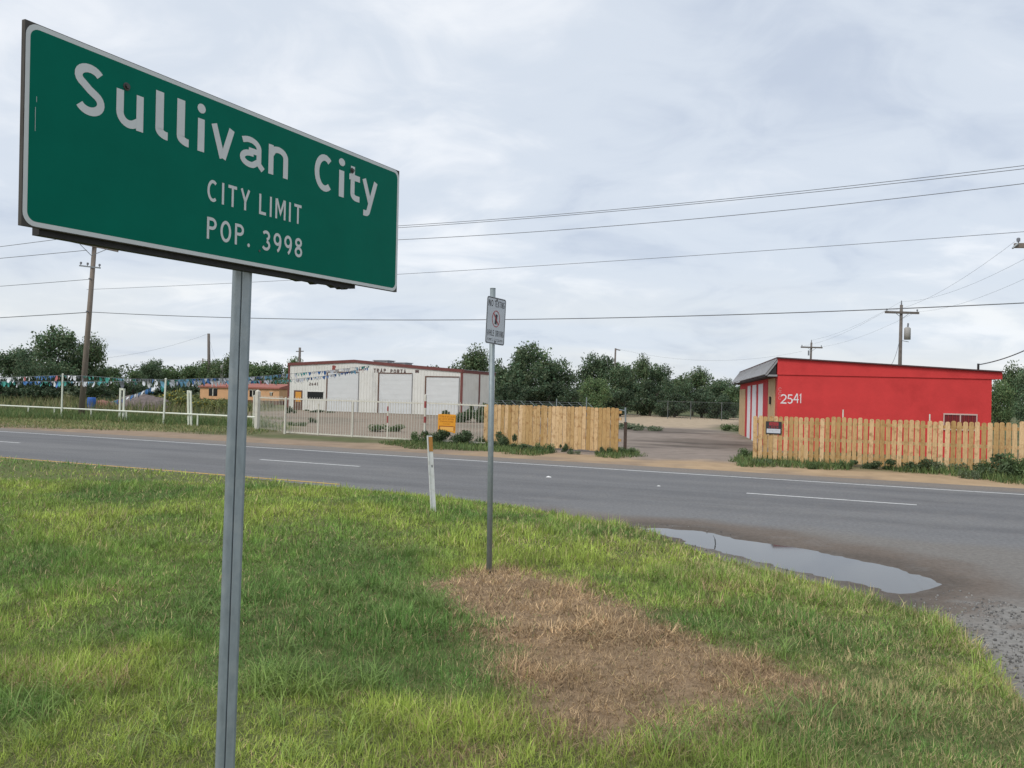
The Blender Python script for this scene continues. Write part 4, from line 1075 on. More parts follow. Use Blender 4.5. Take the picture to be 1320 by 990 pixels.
p3 = back_pole(1046, 441.5, 95, 28, 'small distant utility pole with one crossarm above the red roof')
# bare far poles on the left and centre
def far_pole(px, top, Y, r, label, pxb=None):
    b = atY(pxb or px, 505, Y); T = atY(px, top, Y); b.z = 0
    o, t = upole('far_pole', b, T, r, r * .75, label, m_poledark)
    return T, o, t
fp1, o, t = far_pole(269, 430, 119, .24, 'bare dark wooden pole rising behind the peach house', 270)
fp2, o, t = far_pole(386.6, 448, 112, .2, 'thin dark pole behind the left corner of the workshop', 385)
MB().tube([t * .93 + Vector((-.5, 0, 0)), t * .93 + Vector((.5, 0, .05))], .06, 5).build('crossarm', m_poledark, o)
fp3, o, t = far_pole(793.5, 449, 98, .13, 'thin grey pole standing in front of the dense trees', 791)
MB().tube([t * .985, t * .985 + Vector((.55, 0, -.1))], .06, 5).build('bracket', m_poledark, o)
fp4, o, t = far_pole(261.5, 462, 170, .16, 'tiny distant pole beside the bare dark pole')
MB().tube([t * .93 + Vector((-.9, 0, 0)), t * .93 + Vector((.9, 0, .0))], .07, 5).build('crossarm', m_poledark, o)
b = atY(284.5, 520, 117); b.z = 0; T = atY(284, 470.5, 117)
o = MB().prism([(-.2, 0), (.2, 0), (.16, T.z), (-.16, T.z)], -0, -.18, 0, (1, 0, 0), (0, 0, 1), (0, .36, 0)).build('concrete_pillar', mat('pillar_grey', (.42, .42, .39), .8, var=.15)); o.location = b; tag(o, 'pale square concrete pillar behind the peach house', 'pillar')

def wire(name, pts, r, label, group=None, n=24):
    o = MB().tube(pts, r, 4, True).build(name, m_wire); tag(o, label, 'wire', group); return o
def span3(px3, rad, label, group=None, z_end=None):
    """wire in the plane of the roadside line through three photo points (quadratic sag), from the left pole to the right pole"""
    q = [onplane(x, y, W_P, W_D) for x, y in px3]; us = [toUN(p)[0] for p in q]; zs = [p.z for p in q]
    co = np.polyfit(us, zs, 2); u0, n0 = toUN(pb1); u1, _ = toUN(prb)
    P = [UN(u, n0, float(np.polyval(co, u))) for u in np.linspace(u0 + .1, u1, 40)]
    return wire('power_line', P, rad, label, group), P
span3(((515, 291), (930, 257), (1320, 213.4)), .011, 'topmost thin power line over the road frontage, upper of a close pair', 'roadside power lines')
span3(((515, 293.5), (930, 259.5), (1320, 217.5)), .011, 'power line just under the topmost one, lower of a close pair', 'roadside power lines')
span3(((515, 309), (930, 279), (1320, 236.6)), .012, 'single power line below the close pair', 'roadside power lines')
span3(((122, 360), (540, 352), (930, 327), (1320, 298.7))[1:], .009, 'faint power line between the upper lines and the thick cable', 'roadside power lines')
span3(((122, 402.5), (635, 412), (1320, 390.5)), .017, 'thick dark cable, lowest of the roadside lines, crossing the sky', 'roadside power lines')
u0, n0 = toUN(pb1)
for (xa, ya), (xb, yb), rad, lb in (((100, 305), (0, 318), .016, 'upper power line running left from the leaning pole'), ((112, 322.5), (0, 333), .016, 'second power line running left from the leaning pole'), ((116, 360), (0, 369), .014, 'third power line running left from the leaning pole'), ((115, 402.5), (0, 409.5), .021, 'dark cable running left from the leaning pole, lowest there')):
    A_, B_ = onplane(xa, ya, W_P, W_D), onplane(xb, yb, W_P, W_D)
    d = (B_ - A_); P = [A_ + d * s + Vector((0, 0, .02 * s * (s - 1))) for s in np.linspace(0, 3, 14)]
    wire('power_line', P, rad, lb, 'lines running left from the pole')
def sag(A_, B_, s, k=18):
    return [Vector(A_).lerp(Vector(B_), i / k) - Vector((0, 0, s * 4 * (i / k) * (1 - i / k))) for i in range(k + 1)]
for i, (dx, lb) in enumerate(((-1, 'thin tap wire from jutting crossarm tip to the transformer pole arm'), (0, 'middle tap wire from the jutting crossarm to the transformer pole top'), (1, 'outer tap wire from the jutting crossarm to the transformer pole arm'))):
    A_ = Vector((prb.x + ca_.x + dx * half, prb.y - .2, cz + .1)); B_ = p2[1] + Vector((dx * (p2[2] - .12), 0, .25 if dx == 0 else -.45))
    wire('tap_wire', sag(A_, B_, .5), .005, lb, 'tap wires running back from the crossarm')
    wire('tap_wire', sag(B_, p3[1] + Vector((dx * (p3[2] - .12), 0, .25 if dx == 0 else -.45)), .4), .006, lb.split(' from')[0] + ' running on behind the red roof', 'tap wires running back from the crossarm')
wire('service_wire', sag(fp1, atY(130, 462, 112), .5), .010, 'faint wire dropping left from the bare dark pole')
wire('guy_wire', sag(fp1 - Vector((0, 0, .4)), atY(282, 478, 117), .05), .012, 'thin guy wire slanting down from the bare dark pole')
wire('service_wire', sag(p2[1] + Vector((-.15, -.1, -2.6)), atY(1143, 473, 50), .5), .015, 'curved service cable dropping from the transformer pole to the red roof')
wire('service_wire', sag(fp3, p3[1] + Vector((-1, 0, -1)), 1.2), .007, 'faint wire between the thin grey pole and the distant crossarm pole')

# ================================================================== RED BUILDING
C0 = Vector((9.87, 32.0, 0)); ds = Vector((1, -.18, 0)).normalized(); db = Vector((.18, 1, 0)).normalized()
LS, LBk = 7.35, 16.6
root = empty('red_building', C0, math.atan2(ds.y, ds.x)); tag(root, 'low red painted building with grey tin awning and the number 2541', 'building')
ZL, ZR, ZM = 3.46, 3.10, 2.86
MB().box(0, LS, 0, LBk, -.1, ZM).build('wall', m_redwall, root)
MB().prism([(-.02, ZM + .002), (LS + .33, ZM + .002), (LS + .33, ZR), (-.02, ZL)], 0, -.035, 0, (1, 0, 0), (0, 0, 1), (0, LBk + .1, 0)).build('fascia', m_redwall, root)
MB().frame_box(((LS + .3) / 2, LBk / 2, (ZL + ZR) / 2 + .03), ((LS + .4) / 2, 0, -(ZL - ZR) / 2), (0, LBk / 2 + .12, 0), (0, 0, .022)).build('roof', m_roof, root)
# tin awning along the front (left) side
aw = MB(); xo, zo = -.46, 2.84
aw.add([(-.03, .0, ZL - .02), (xo, .0, zo), (xo, LBk + .3, zo), (-.03, LBk + .3, ZL - .02), (-.03, .0, ZL + .015), (xo - .02, .0, zo + .03), (xo - .02, LBk + .3, zo + .03), (-.03, LBk + .3, ZL + .015)], [(0, 1, 2, 3), (4, 7, 6, 5), (0, 4, 5, 1), (3, 2, 6, 7), (1, 5, 6, 2)])
awo = aw.build('awning', m_tin, root)
for k in range(28):
    y = .3 + k * .6
    if y < LBk: MB().add([(-.04, y, ZL + .012), (xo - .01, y, zo + .03), (xo - .01, y, zo + .055), (-.04, y, ZL + .04), (-.04, y + .04, ZL + .012), (xo - .01, y + .04, zo + .03), (xo - .01, y + .04, zo + .055), (-.04, y + .04, ZL + .04)], [(0, 1, 2, 3), (4, 7, 6, 5), (3, 2, 6, 7), (1, 5, 6, 2)]).build('seam', m_tin, awo)
MB().box(xo + .02, -.03, .02, LBk + .2, zo - .06, zo - .02).build('soffit', m_dark, root)
MB().add([(-.06, .004, ZL - .12), (xo + .12, .004, zo + .03), (-.06, .004, zo + .03)], [(0, 1, 2)]).build('awning_end', m_dark, root)
MB().prism([(-.02, ZL - .03), (xo, zo - .02), (xo + .07, zo - .02), (-.02, ZL - .13)], 0, -.03, 0, (1, 0, 0), (0, 0, 1), (0, .03, 0)).build('rafter', m_tin, root)
MB().prism([(-.02, zo + .02), (xo + .14, zo + .02), (xo + .08, zo - .05), (-.02, zo - .05)], 0, -.03, 0, (1, 0, 0), (0, 0, 1), (0, .03, 0)).build('rafter', m_tin, root)
# front side pilasters: pixel columns on the plane of the front wall
def front_s(px):
    P = onplane(px, 540, C0, db); return (P - C0).dot(db)
def pil(pa, pb_, m, name, th=.08, z1=2.62):
    a, b = sorted((front_s(pa), front_s(pb_))); MB().box(-th, -.003, a, min(b, LBk - .05), -.1, z1).build(name, m, root)
pil(953, 960.5, m_beige, 'beige_pier', .03, 2.5)
pil(963.5, 967.0, m_whitepaint, 'white_panel', .025)
pil(969.6, 974.5, m_whitepaint, 'white_panel', .025)
pil(977.5, 983.3, m_whitepaint, 'white_panel', .025)
pil(990.3, 999.0, m_beige, 'beige_pier', .03, 2.75)
for a, b in ((960.8, 963.2), (967.4, 969.3), (974.9, 977.2)):
    pil(a, b, m_redface, 'red_recess', .010, 2.62)
pil(983.8, 989.8, m_redface, 'red_pier', .03, 2.62)
a = front_s(994); MB().box(-.09, -.052, a - .18, a + .1, 1.75, 2.05).build('meter_box', m_dark, root)
# painted number and window on the long wall
num = MB(); x = 0
pa, pz = onplane(1006, 520, C0, ds), onplane(1034, 520, C0, ds)
s0, s1 = (pa - C0).dot(ds), (pz - C0).dot(ds); zt = onplane(1020, 508.5, C0, ds).z; zb2 = onplane(1020, 520.5, C0, ds).z
x = s0
for ch, k, up in (('2', .30, 0), ('5', .27, .0), ('4', .26, .03), ('1', .12, .03)):
    w = glyph(ch, .16)[0]; mbx, _ = letter_mb(ch, .125, (s1 - s0) * k / w * .92, zt - zb2, x, zb2 + up, z0=.004, dz=.001, wob=.022); mbx.build('painted_digit', m_whitepaint, root); x += (s1 - s0) * (k + .015)
j = MB()
for z in (2.0, 2.16, 2.32): 
    rb = ribbon(arc(.09, z, .05, .06, 20, 330, 10), .018); j.add([(p[0], -.004, p[1]) for a in rb for p in a], [(2 * i, 2 * i + 1, 2 * i + 3, 2 * i + 2) for i in range(len(rb) - 1)])
j.build('painted_mark', mat('faded_paint', (.62, .25, .24), .8), root)
pa, pz = onplane(1217, 540, C0, ds), onplane(1258, 540, C0, ds); a, b = (pa - C0).dot(ds), (pz - C0).dot(ds); zt = onplane(1237, 535, C0, ds).z
win = MB().box(a, b, -.02, -.003, zt - .5, zt).build('window', mat('window_red', (.17, .02, .025), .4), root)
for x0, x1, z0, z1 in ((a - .035, b + .035, zt, zt + .05), (a - .035, b + .035, zt - .55, zt - .5), (a - .035, a, zt - .5, zt), (b, b + .035, zt - .5, zt), ((a + b) / 2 - .02, (a + b) / 2 + .02, zt - .5, zt)):
    MB().box(x0, x1, -.05, -.021, z0, z1).build('frame', mat('window_frame_pink', (.58, .42, .38), .6), win)
for k in range(1, 8):
    if k != 4: MB().box(a + (b - a) * k / 8 - .008, a + (b - a) * k / 8 + .008, -.06, -.045, zt - .5, zt).build('bar', mat('bar_red', (.30, .03, .03), .6), win)
pmx = (onplane(1264, 520, C0, ds) - C0).dot(ds)
MB().tube([(pmx, .3, ZR), (pmx, .3, ZR + .32)], .04, 8).build('service_mast', m_dark, root)
wire('service_wire', sag(C0 + ds * pmx + db * .3 + Vector((0, 0, ZR + .28)), onplane(1350, 437, W_P, W_D), .12), .02, 'dark service cable slanting up from the red building mast')
P = onplane(1097, 537, RA, dR); o = MB().tube([(P.x, P.y + .6, 0), (P.x, P.y + .6, onplane(1097, 528.5, RA, dR).z)], .018, 6).build('thin_stake', m_whiterail); tag(o, 'thin pale stake poking above pine fence before the plain red wall', 'stake')
P = onplane(1212, 545, RA, dR); o = MB().tube([(P.x, P.y + .6, 0), (P.x, P.y + .6, onplane(1212, 534.5, RA, dR).z)], .018, 6).build('thin_stake', m_whiterail); tag(o, 'thin pale stake poking above pine fence beside the barred window', 'stake')

# ================================================================== WORKSHOP (cream metal building)
WA = G(371, 528.2); WB = G(595, 536.6); dW = (WB - WA).normalized(); nW = Vector((-dW.y, dW.x, 0)); WL = (WB - WA).length
root = empty('metal_workshop', (WA.x, WA.y, 0), math.atan2(dW.y, dW.x)); tag(root, 'cream metal workshop with red trim and three white roller shutters', 'building')
def wpt(px, py):
    P = onplane(px, py, WA, dW); return (P - WA).dot(dW), P.z
zl = wpt(371, 468.5)[1]; xp, zp = wpt(457, 464.5); zm = wpt(540, 472.3)[1]; xm = wpt(540, 472.3)[0]; zr = wpt(595, 477)[1]; WD = 6.6
prof = [(0, -.1), (WL, -.1), (WL, zr), (xm, zm), (xp, zp), (0, zl)]
MB().prism(prof, 0, 0, 0, (1, 0, 0), (0, 0, 1), (0, WD, 0)).build('wall', m_siding, root)
rp = [(0, zl), (xp, zp), (xm, zm), (WL, zr)]
for (x0, z0), (x1, z1) in zip(rp[:-1], rp[1:]):
    e0 = -.12 if x0 == 0 else .0; e1 = .12 if x1 == WL else .0
    s = (z1 - z0) / (x1 - x0)
    MB().prism([(x0 + e0, z0 + s * e0 - .20), (x1 + e1, z1 + s * e1 - .20), (x1 + e1, z1 + s * e1 + .06), (x0 + e0, z0 + s * e0 + .06)], 0, -.09, 0, (1, 0, 0), (0, 0, 1), (0, .085, 0)).build('rake_trim', m_rust, root)
    MB().prism([(x0 + e0, z0 + s * e0 + .012), (x1 + e1, z1 + s * e1 + .012), (x1 + e1, z1 + s * e1 + .055), (x0 + e0, z0 + s * e0 + .055)], 0, -.003, 0, (1, 0, 0), (0, 0, 1), (0, WD + .2, 0)).build('roof', m_tin, root)
MB().box(-.06, .12, -.05, -.003, -.1, zl - .21).build('corner_trim', m_rust, root)
MB().box(WL - .18, WL + .05, -.05, -.003, -.1, zr - .21).build('corner_trim', m_rust, root)
MB().box(WL + .003, WL + .06, -.09, WD, zr - .24, zr + .02).build('eave_trim', m_rust, root)
sx = 3.3
MB().box(WL + .004, WL + .05, sx - .1, sx + .1, -.1, zr - .25).build('downspout', m_rust, root)
rb = MB()
for k in range(1, int(WL / .3)):
    x = k * .3
    ztop = np.interp(x, [p[0] for p in rp], [p[1] for p in rp]) - .34
    rb.box(x - .02, x + .02, -.018, -.002, 0, ztop)
for k in range(1, int(WD / .3)): rb.box(WL + .002, WL + .018, k * .3 - .02, k * .3 + .02, 0, zr - .31)
kind(rb.build('siding_rib', m_siding, root), 'stuff')
def shutter(xa, xb, top, bot, jamb=True):
    a, z1 = wpt(xa, top); b, _ = wpt(xb, top); 
    o = MB().box(a, b, -.035, -.02, 0, z1).build('roller_shutter', m_shutter, root)
    MB().box(a - .12, a - .003, -.07, -.003, 0, z1 + .09).build('jamb', m_doorframe, o)
    MB().box(b + .003, b + .05, -.07, -.003, 0, z1 + .09).build('jamb', m_tin, o)
    MB().box(a, b, -.07, -.003, z1 + .003, z1 + .09).build('lintel', m_doorframe, o)
    for z in np.arange(.42, z1 - .1, .42): MB().box(a + .01, b - .01, -.041, -.036, z - .012, z + .012).build('slat_joint', m_shutter, o)
shutter(423, 462.5, 480, 530)
shutter(489.5, 531.5, 481.5, 532)
shutter(550, 592, 486, 535)
a, z1 = wpt(379.5, 503); b, _ = wpt(390, 503)
dr = MB().box(a, b, -.05, -.02, 0, z1).build('entrance_door', m_doorframe, root)
a2, z2 = wpt(381.5, 505); b2, z3 = wpt(388.5, 518); MB().box(a2, b2, -.065, -.051, z3, z2).build('orange_panel', m_door, dr)
a, z1 = wpt(396.5, 504.8); b, z0 = wpt(416.5, 514.5)
wn = MB().box(a, b, -.03, -.02, z0, z1).build('window', m_glass, root)
for x0, x1, q0, q1 in ((a - .06, b + .06, z1, z1 + .06), (a - .06, b + .06, z0 - .06, z0)): MB().box(x0, x1, -.06, -.02, q0, q1).build('frame', m_siding, wn)
def wtext(txt, xa, ya, xb, yb, m=m_black, t=.2):
    a, z1 = wpt(xa, ya); b, z0 = wpt(xb, yb); j = MB()
    text_line(txt, t, z1 - z0, a, b, z0, None, None, joined=j, z0=.024, gap=.28, space=.7); return j.build('wall_lettering', m, root)
m_wtext = mat('wall_lettering', (.10, .06, .055), .7)
wtext('R', 428.5, 471, 433, 477.2, mat('wall_lettering_red', (.28, .06, .05), .7), .24)
wtext('TRAP', 482, 475, 497.5, 480.5, m_wtext)
wtext('PORTA', 503.5, 476, 523.5, 481.5, m_wtext)
wtext('M', 535.5, 477, 540, 480.5, m_wtext, .3)
wtext('2641', 398.5, 493, 410, 497, m_wtext)
for xa, xb, zz_ in ((466, 484, 463), (491.5, 507.5, 466)):
    a, z1 = wpt(xa, zz_ + .5); b, z0 = wpt(xb, zz_ + 3)
    v = MB().box(a, b, 2.0, 3.2, z0 - .4, z1).build('roof_vent', m_tin, root)
    MB().box(a - .08, b + .08, 1.92, 3.28, z1, z1 + .06).build('vent_cap', m_tin, v)

# ================================================================== PEACH HOUSE far left
Y0 = 108
A_, B_ = atY(257.5, 517, Y0), atY(359.5, 520, Y0 - 4)
A_.z = B_.z = 0; d = (B_ - A_).normalized(); Ln = (B_ - A_).length
root = empty('peach_house', A_, math.atan2(d.y, d.x)); tag(root, 'long low peach mobile home with red brown roof behind the weeds', 'house')
zt = atY(258, 496, Y0).z
MB().box(0, Ln, 0, 4.5, .45, zt - .3).build('wall', m_peach, root)
MB().box(.05, Ln - .05, .03, 4.4, -.1, .45).build('skirt', m_skirt, root)
MB().prism([(-.2, zt - .3), (4.7, zt - .3), (4.7, zt - .12), (2.25, zt + .35), (-.2, zt - .12)], -.15, 0, 0, (0, 1, 0), (0, 0, 1), (Ln + .3, 0, 0)).build('roof', m_peachroof, root)
def hpt(px, py):
    P = onplane(px, py, A_, d); return (P - A_).dot(d), P.z
for xa, xb, ya_, yb_ in ((269.5, 280, 500.5, 510.5), (322, 330, 503, 511.5), (348, 351.5, 506, 510)):
    a, z1 = hpt(xa, ya_); b, z0 = hpt(xb, yb_)
    w = MB().box(a, b, -.03, -.003, z0, z1).build('window', m_glass, root)
    MB().box((a + b) / 2 - .06, (a + b) / 2 + .06, -.06, -.031, z0, z1).build('mullion', m_whitemetal, w)
    MB().box(a - .08, b + .08, -.06, -.003, z1, z1 + .08).build('frame', m_whitemetal, w)
a, _ = hpt(294, 510); MB().box(a, a + .9, -.02, -.003, .45, zt - .5).build('door', mat('peach_door', (.48, .27, .13), .7), root)

# ================================================================== TREES
def tube_np(mb, p, q, r0, r1): mb.tube([p, (Vector(p) + Vector(q)) / 2 + Vector((random.uniform(-.1, .1), random.uniform(-.1, .1), .05)), q], [r0, (r0 + r1) / 2, r1], 6)
def make_tree(seed, W_, H_, nleaf, leaf, tint, low=.16, feather=.0):
    """unit shapes in metres; returns trunk mesh and crown mesh"""
    r = random.Random(seed); g = np.random.default_rng(seed)
    lobes = []
    for i in range(26):
        a = r.uniform(0, 6.283); rr = math.sqrt(r.random()) * W_ * .40; t = r.random()
        z = H_ * (low + .12 + (1 - low - .26) * t); lim = math.sqrt(max(.05, 1 - ((t - .35) / .72) ** 2))
        lobes.append((rr * math.cos(a) * lim, rr * math.sin(a) * lim, z, r.uniform(.11, .2) * min(W_, H_ * 1.2)))
    for i in range(20):
        L0 = lobes[r.randrange(26)]; a = r.uniform(0, 6.283); e_ = r.uniform(-.2, 1.3)
        lobes.append((L0[0] + L0[3] * math.cos(a) * math.cos(e_) * 1.05, L0[1] + L0[3] * math.sin(a) * math.cos(e_) * 1.05, L0[2] + L0[3] * math.sin(e_) * .95, L0[3] * r.uniform(.28, .5)))
    lobes = np.array(lobes); wts = lobes[:, 3] ** 2; wts /= wts.sum()
    li = g.choice(len(lobes), nleaf, p=wts); c = lobes[li]
    v = g.normal(size=(nleaf, 3)); v /= np.linalg.norm(v, axis=1)[:, None]
    rad = c[:, 3] * (g.random(nleaf) ** .4) * g.uniform(.72, 1.32, nleaf)
    P = c[:, :3] + v * rad[:, None] * np.array((1, 1, .82))
    # twigs: pull some leaves outward in sprays
    k = g.random(nleaf) < .10 + feather; P[k] += v[k] * (c[k, 3] * g.uniform(.02, .28, k.sum()))[:, None]
    P[:, 2] = np.maximum(P[:, 2], H_ * low * .4)
    s = leaf * g.uniform(.55, 1.35, nleaf)
    a = g.normal(size=(nleaf, 3)); a /= np.linalg.norm(a, axis=1)[:, None]; b = np.cross(a, g.normal(size=(nleaf, 3))); b /= np.linalg.norm(b, axis=1)[:, None]
    V = np.stack([P - a * s[:, None] - b * s[:, None] * .1, P + b * s[:, None] * .55, P + a * s[:, None], P - b * s[:, None] * .5], 1).reshape(-1, 3)
    lobe_t = g.uniform(.75, 1.28, len(lobes))
    col = np.array(tint)[None, :] * (lobe_t[li] * g.normal(1, .2, nleaf).clip(.5, 1.6))[:, None]
    col[:, 0] *= g.uniform(.7, 1.08, nleaf)
    crown = np_mesh('crown', V, None, np.arange(4 * nleaf).reshape(-1, 4), m_leaf, np.repeat(col, 4, 0))
    mb = MB(); fork = Vector((r.uniform(-.2, .2), r.uniform(-.2, .2), H_ * .22)); tr = max(.05, W_ * .022)
    mb.tube([(0, 0, -.2), fork * .5, fork], [tr * 1.3, tr * 1.05, tr], 8)
    for i in range(11):
        L_ = lobes[r.randrange(len(lobes))]; tube_np(mb, fork - Vector((0, 0, r.uniform(0, .3))), Vector(L_[:3]), tr * .6, tr * .15)
    return mb.mesh('trunk', m_bark, True), crown
DG = (0.125, 0.162, 0.085)
TV = [make_tree(s, w, h, n, lf, c, lo, fe) for s, w, h, n, lf, c, lo, fe in (
    (101, 7.0, 7.0, 8500, .15, DG, .16, 0), (102, 8.0, 6.2, 8500, .15, (0.115, 0.15, 0.08), .10, .05), (103, 6.0, 7.5, 7500, .14, (0.142, 0.175, 0.085), .2, .1),
    (104, 7.5, 6.8, 8500, .15, (0.112, 0.146, 0.078), .08, 0), (105, 5.5, 5.0, 6500, .14, (0.142, 0.185, 0.085), .06, .08), (106, 8.5, 4.2, 8000, .15, (0.08, 0.106, 0.058), .02, 0),
    (107, 6.5, 6.0, 7000, .14, (0.15, 0.198, 0.085), .12, .12))]
def tree(px, top, wpx, Y, var, label, name='tree', group=None, rz=None):
    """tree whose crown is centred on column px, its top at row top, wpx pixels wide, standing Y metres away"""
    H_ = atY(px, top, Y).z; W_ = wpx * Y / F; base = atY(px, 515, Y); base.z = 0
    o = empty(name, base, random.uniform(0, 6.28) if rz is None else rz); tag(o, label, 'tree' if name == 'tree' else 'shrub', group)
    dims = {0: (7, 7), 1: (8, 6.2), 2: (6, 7.5), 3: (7.5, 6.8), 4: (5.5, 5), 5: (8.5, 4.2), 6: (6.5, 6)}[var]
    sx, sz = W_ / dims[0] * 1.02, H_ / dims[1] * 1.02
    for nm, me in zip(('trunk', 'crown'), TV[var]):
        c = link(nm, me, o); c.scale = (sx, sx, sz)
    return o
TL = [(20, 447, 80, 92, 3, 'dark tree at the left end of the tree line, beside the spreading mesquite'), (75, 424, 92, 88, 0, 'large spreading dark tree behind the leaning utility pole'), (112, 431, 50, 90, 2, 'upright part of the dark trees just right of the leaning pole'),
      (46, 452, 60, 84, 1, 'low dark tree in front of the spreading one by the leaning pole'), (136, 474, 50, 96, 4, 'short rounded tree right of the leaning pole'), (193, 463, 40, 118, 3, 'small round tree standing alone between the pole and peach house'), (178, 477, 50, 122, 4, 'low tree left of the small round one'),
      (215, 476, 50, 122, 6, 'low green tree between round tree and peach house'), (245, 471, 55, 122, 4, 'green tree behind the left end of the peach house'), (290, 456, 46, 118, 2, 'taller feathery tree behind the peach house roof'), (273, 466, 44, 120, 6, 'bushy tree behind the bare dark pole'), (318, 470, 60, 124, 6, 'green tree behind the big sign post'), (345, 470, 50, 124, 4, 'green tree above the right end of the peach house'), (378, 463, 34, 118, 6, 'tree peeking over the left roof corner of the workshop'),
      (608, 445, 56, 100, 2, 'loose feathery tree above the right end of the workshop'), (678, 444, 88, 92, 0, 'big dense tree just right of the workshop'), (655, 452, 60, 96, 1, 'dense tree between workshop and the big dense tree'), (712, 462, 60, 94, 3, 'lower right shoulder tree of the dense clump by the workshop'), (738, 486, 40, 100, 1, 'dark low tree filling the gap in the tree line'),
      (772, 456, 60, 100, 3, 'tall dense tree left of the thin grey pole'), (765, 488, 46, 80, 6, 'light green low tree behind the end of the board fence'), (803, 470, 60, 96, 0, 'dark tree right of the thin grey pole'), (822, 457, 42, 104, 2, 'pointed tree top right of the thin grey pole'), (852, 471, 56, 106, 0, 'tree in the middle of the row behind the sandy drive'), (893, 473, 58, 104, 2, 'feathery tree in the row behind the sandy drive'), (873, 482, 50, 98, 1, 'darker low tree in the row behind the sandy drive'), (926, 488, 50, 100, 3, 'tree beside the awning of the red building'), (946, 498, 40, 96, 4, 'low tree touching the awning end of the red building'), (838, 492, 60, 94, 5, 'broad low thicket tree under the row behind the drive'), (905, 502, 70, 92, 5, 'broad low dark thicket left of the red building'),
      (1303, 468, 50, 62, 2, 'tall leafy tree at the right end of the red building'), (1290, 494, 40, 50, 6, 'low green tree against the right end wall of the red building'), (1325, 478, 50, 56, 0, 'dense tree beyond the right end of the red building'), (1190, 476, 30, 90, 4, 'tree top barely showing over the red roof'), (1345, 490, 60, 50, 3, 'dark tree past the end of the pine fence')]
for px, top, w, Y, var, lb in TL: tree(px, top, w, Y, var, lb, group='background trees')
# dark understorey along the field edge
for i, (px, top, w, Y, lb) in enumerate(((10, 486, 70, 80, 'dark thicket behind the left bunting'), (60, 488, 80, 79, 'dark thicket behind the tall white bunting pole'), (118, 490, 80, 80, 'dark thicket behind the leaning utility pole'), (170, 494, 70, 100, 'dark thicket behind the twin posts with crossbar'), (222, 494, 80, 110, 'dark thicket behind the tilted twin posts'), (700, 494, 90, 88, 'dark undergrowth below the big dense tree'), (655, 496, 60, 85, 'dark undergrowth beside the workshop end wall'), (748, 500, 70, 88, 'dark undergrowth between the two tree clumps'), (800, 503, 60, 88, 'dark undergrowth behind the drive opening'), (930, 508, 60, 88, 'dark undergrowth behind the chain link by the red building'), (870, 508, 70, 90, 'dark undergrowth behind the sandy drive'))):
    tree(px, top, w, Y, 5, lb, 'thicket', 'dark undergrowth')

# distant wood that reads as one mass
g = np.random.default_rng(77); nl = 42000
ux = g.uniform(-190, 80, nl); X_ = ux; Y_ = g.uniform(138, 150, nl)
hmax = 3.4 + 2.4 * fnoise(ux * .09, ux * 0, 81) + 1.6 * fnoise(ux * .45, ux * 0, 82)
P = np.stack([X_, Y_, hmax * g.random(nl)], 1); s = g.uniform(.14, .3, nl)
a = g.normal(size=(nl, 3)); a /= np.linalg.norm(a, axis=1)[:, None]; b = np.cross(a, g.normal(size=(nl, 3))); b /= np.linalg.norm(b, axis=1)[:, None]
V = np.stack([P - a * s[:, None], P + b * s[:, None] * .6, P + a * s[:, None], P - b * s[:, None] * .6], 1).reshape(-1, 3)
col = np.array((.08, .108, .06)) * g.normal(1, .22, nl).clip(.5, 1.6)[:, None]
kind(link('far_woods', np_mesh('far_woods', V, None, np.arange(4 * nl).reshape(-1, 4), m_leaf, np.repeat(col, 4, 0))), 'stuff')

# ================================================================== WEEDS, BUSHES AND VERGE GRASS BEYOND THE ROAD
def verge(npts, upoly, hr, wr, cols, wts, name, lean=(.05, .7), dens=None, seed=0):
    us = [p[0] for p in upoly]; ns = [p[1] for p in upoly]
    u = RNG.uniform(min(us), max(us), npts); n = RNG.uniform(min(ns), max(ns), npts)
    X = U.x * u + NV.x * n; Y = U.y * u + NV.y * n
    nz = fnoise(X * .8, Y * .8, 90 + seed)
    k = polydist(u, n, upoly) > (nz - .5) * 1.6
    if dens: k &= dens(u, n, nz) > RNG.random(npts)
    u, n, X, Y, nz = (q[k] for q in (u, n, X, Y, nz)); m = len(X)
    ci = RNG.choice(len(cols), m, p=wts); c = np.array(cols)[ci] * RNG.normal(1, .2, m).clip(.5, 1.6)[:, None] * (.75 + .5 * nz)[:, None]
    h = RNG.uniform(*hr, m) * (.5 + nz)
    Z = np.array([gz((x, y)) for x, y in zip(X, Y)]) if m < 4000 else (.0 + 0 * X)
    near_ = sstep(22.2, 24.5, n) * sstep(120, 90, np.hypot(u, n))
    Z = -0.03 + near_ * (0.03 + 0.10 * (fnoise(X * .35, Y * .35, 5) - .5) + .05 * (fnoise(X * 1.3, Y * 1.3, 6) - .5)) + sstep(25, 27, n) * near_ * .03
    return (np.stack([X, Y, Z - .01], 1), h, RNG.uniform(*wr, m), RNG.uniform(0, 6.283, m), RNG.uniform(*lean, m), RNG.uniform(0, .9, m), c)
def px_poly(pts): return [tuple(toUN(G(*p))) for p in pts]
GR = [(0.13, 0.19, 0.065), (0.095, 0.15, 0.055), (0.20, 0.24, 0.09), (0.30, 0.26, 0.13)]
vs = []
vs.append(verge(26000, px_poly(((-60, 538), (-60, 528), (335, 546), (345, 553), (200, 548), (80, 542))), (.22, .5), (.015, .03), GR, (.45, .3, .2, .05), 'v', seed=1))
vs.append(verge(26000, px_poly(((-80, 549), (-80, 536), (120, 540), (360, 556), (345, 562), (200, 557))), (.05, .16), (.015, .03), GR, (.2, .1, .3, .4), 'v', seed=2))
vs.append(verge(9000, px_poly(((488, 572), (560, 569), (628, 574), (720, 583), (690, 588), (640, 584), (560, 580))), (.08, .24), (.012, .025), GR, (.5, .35, .12, .03), 'v', seed=3))
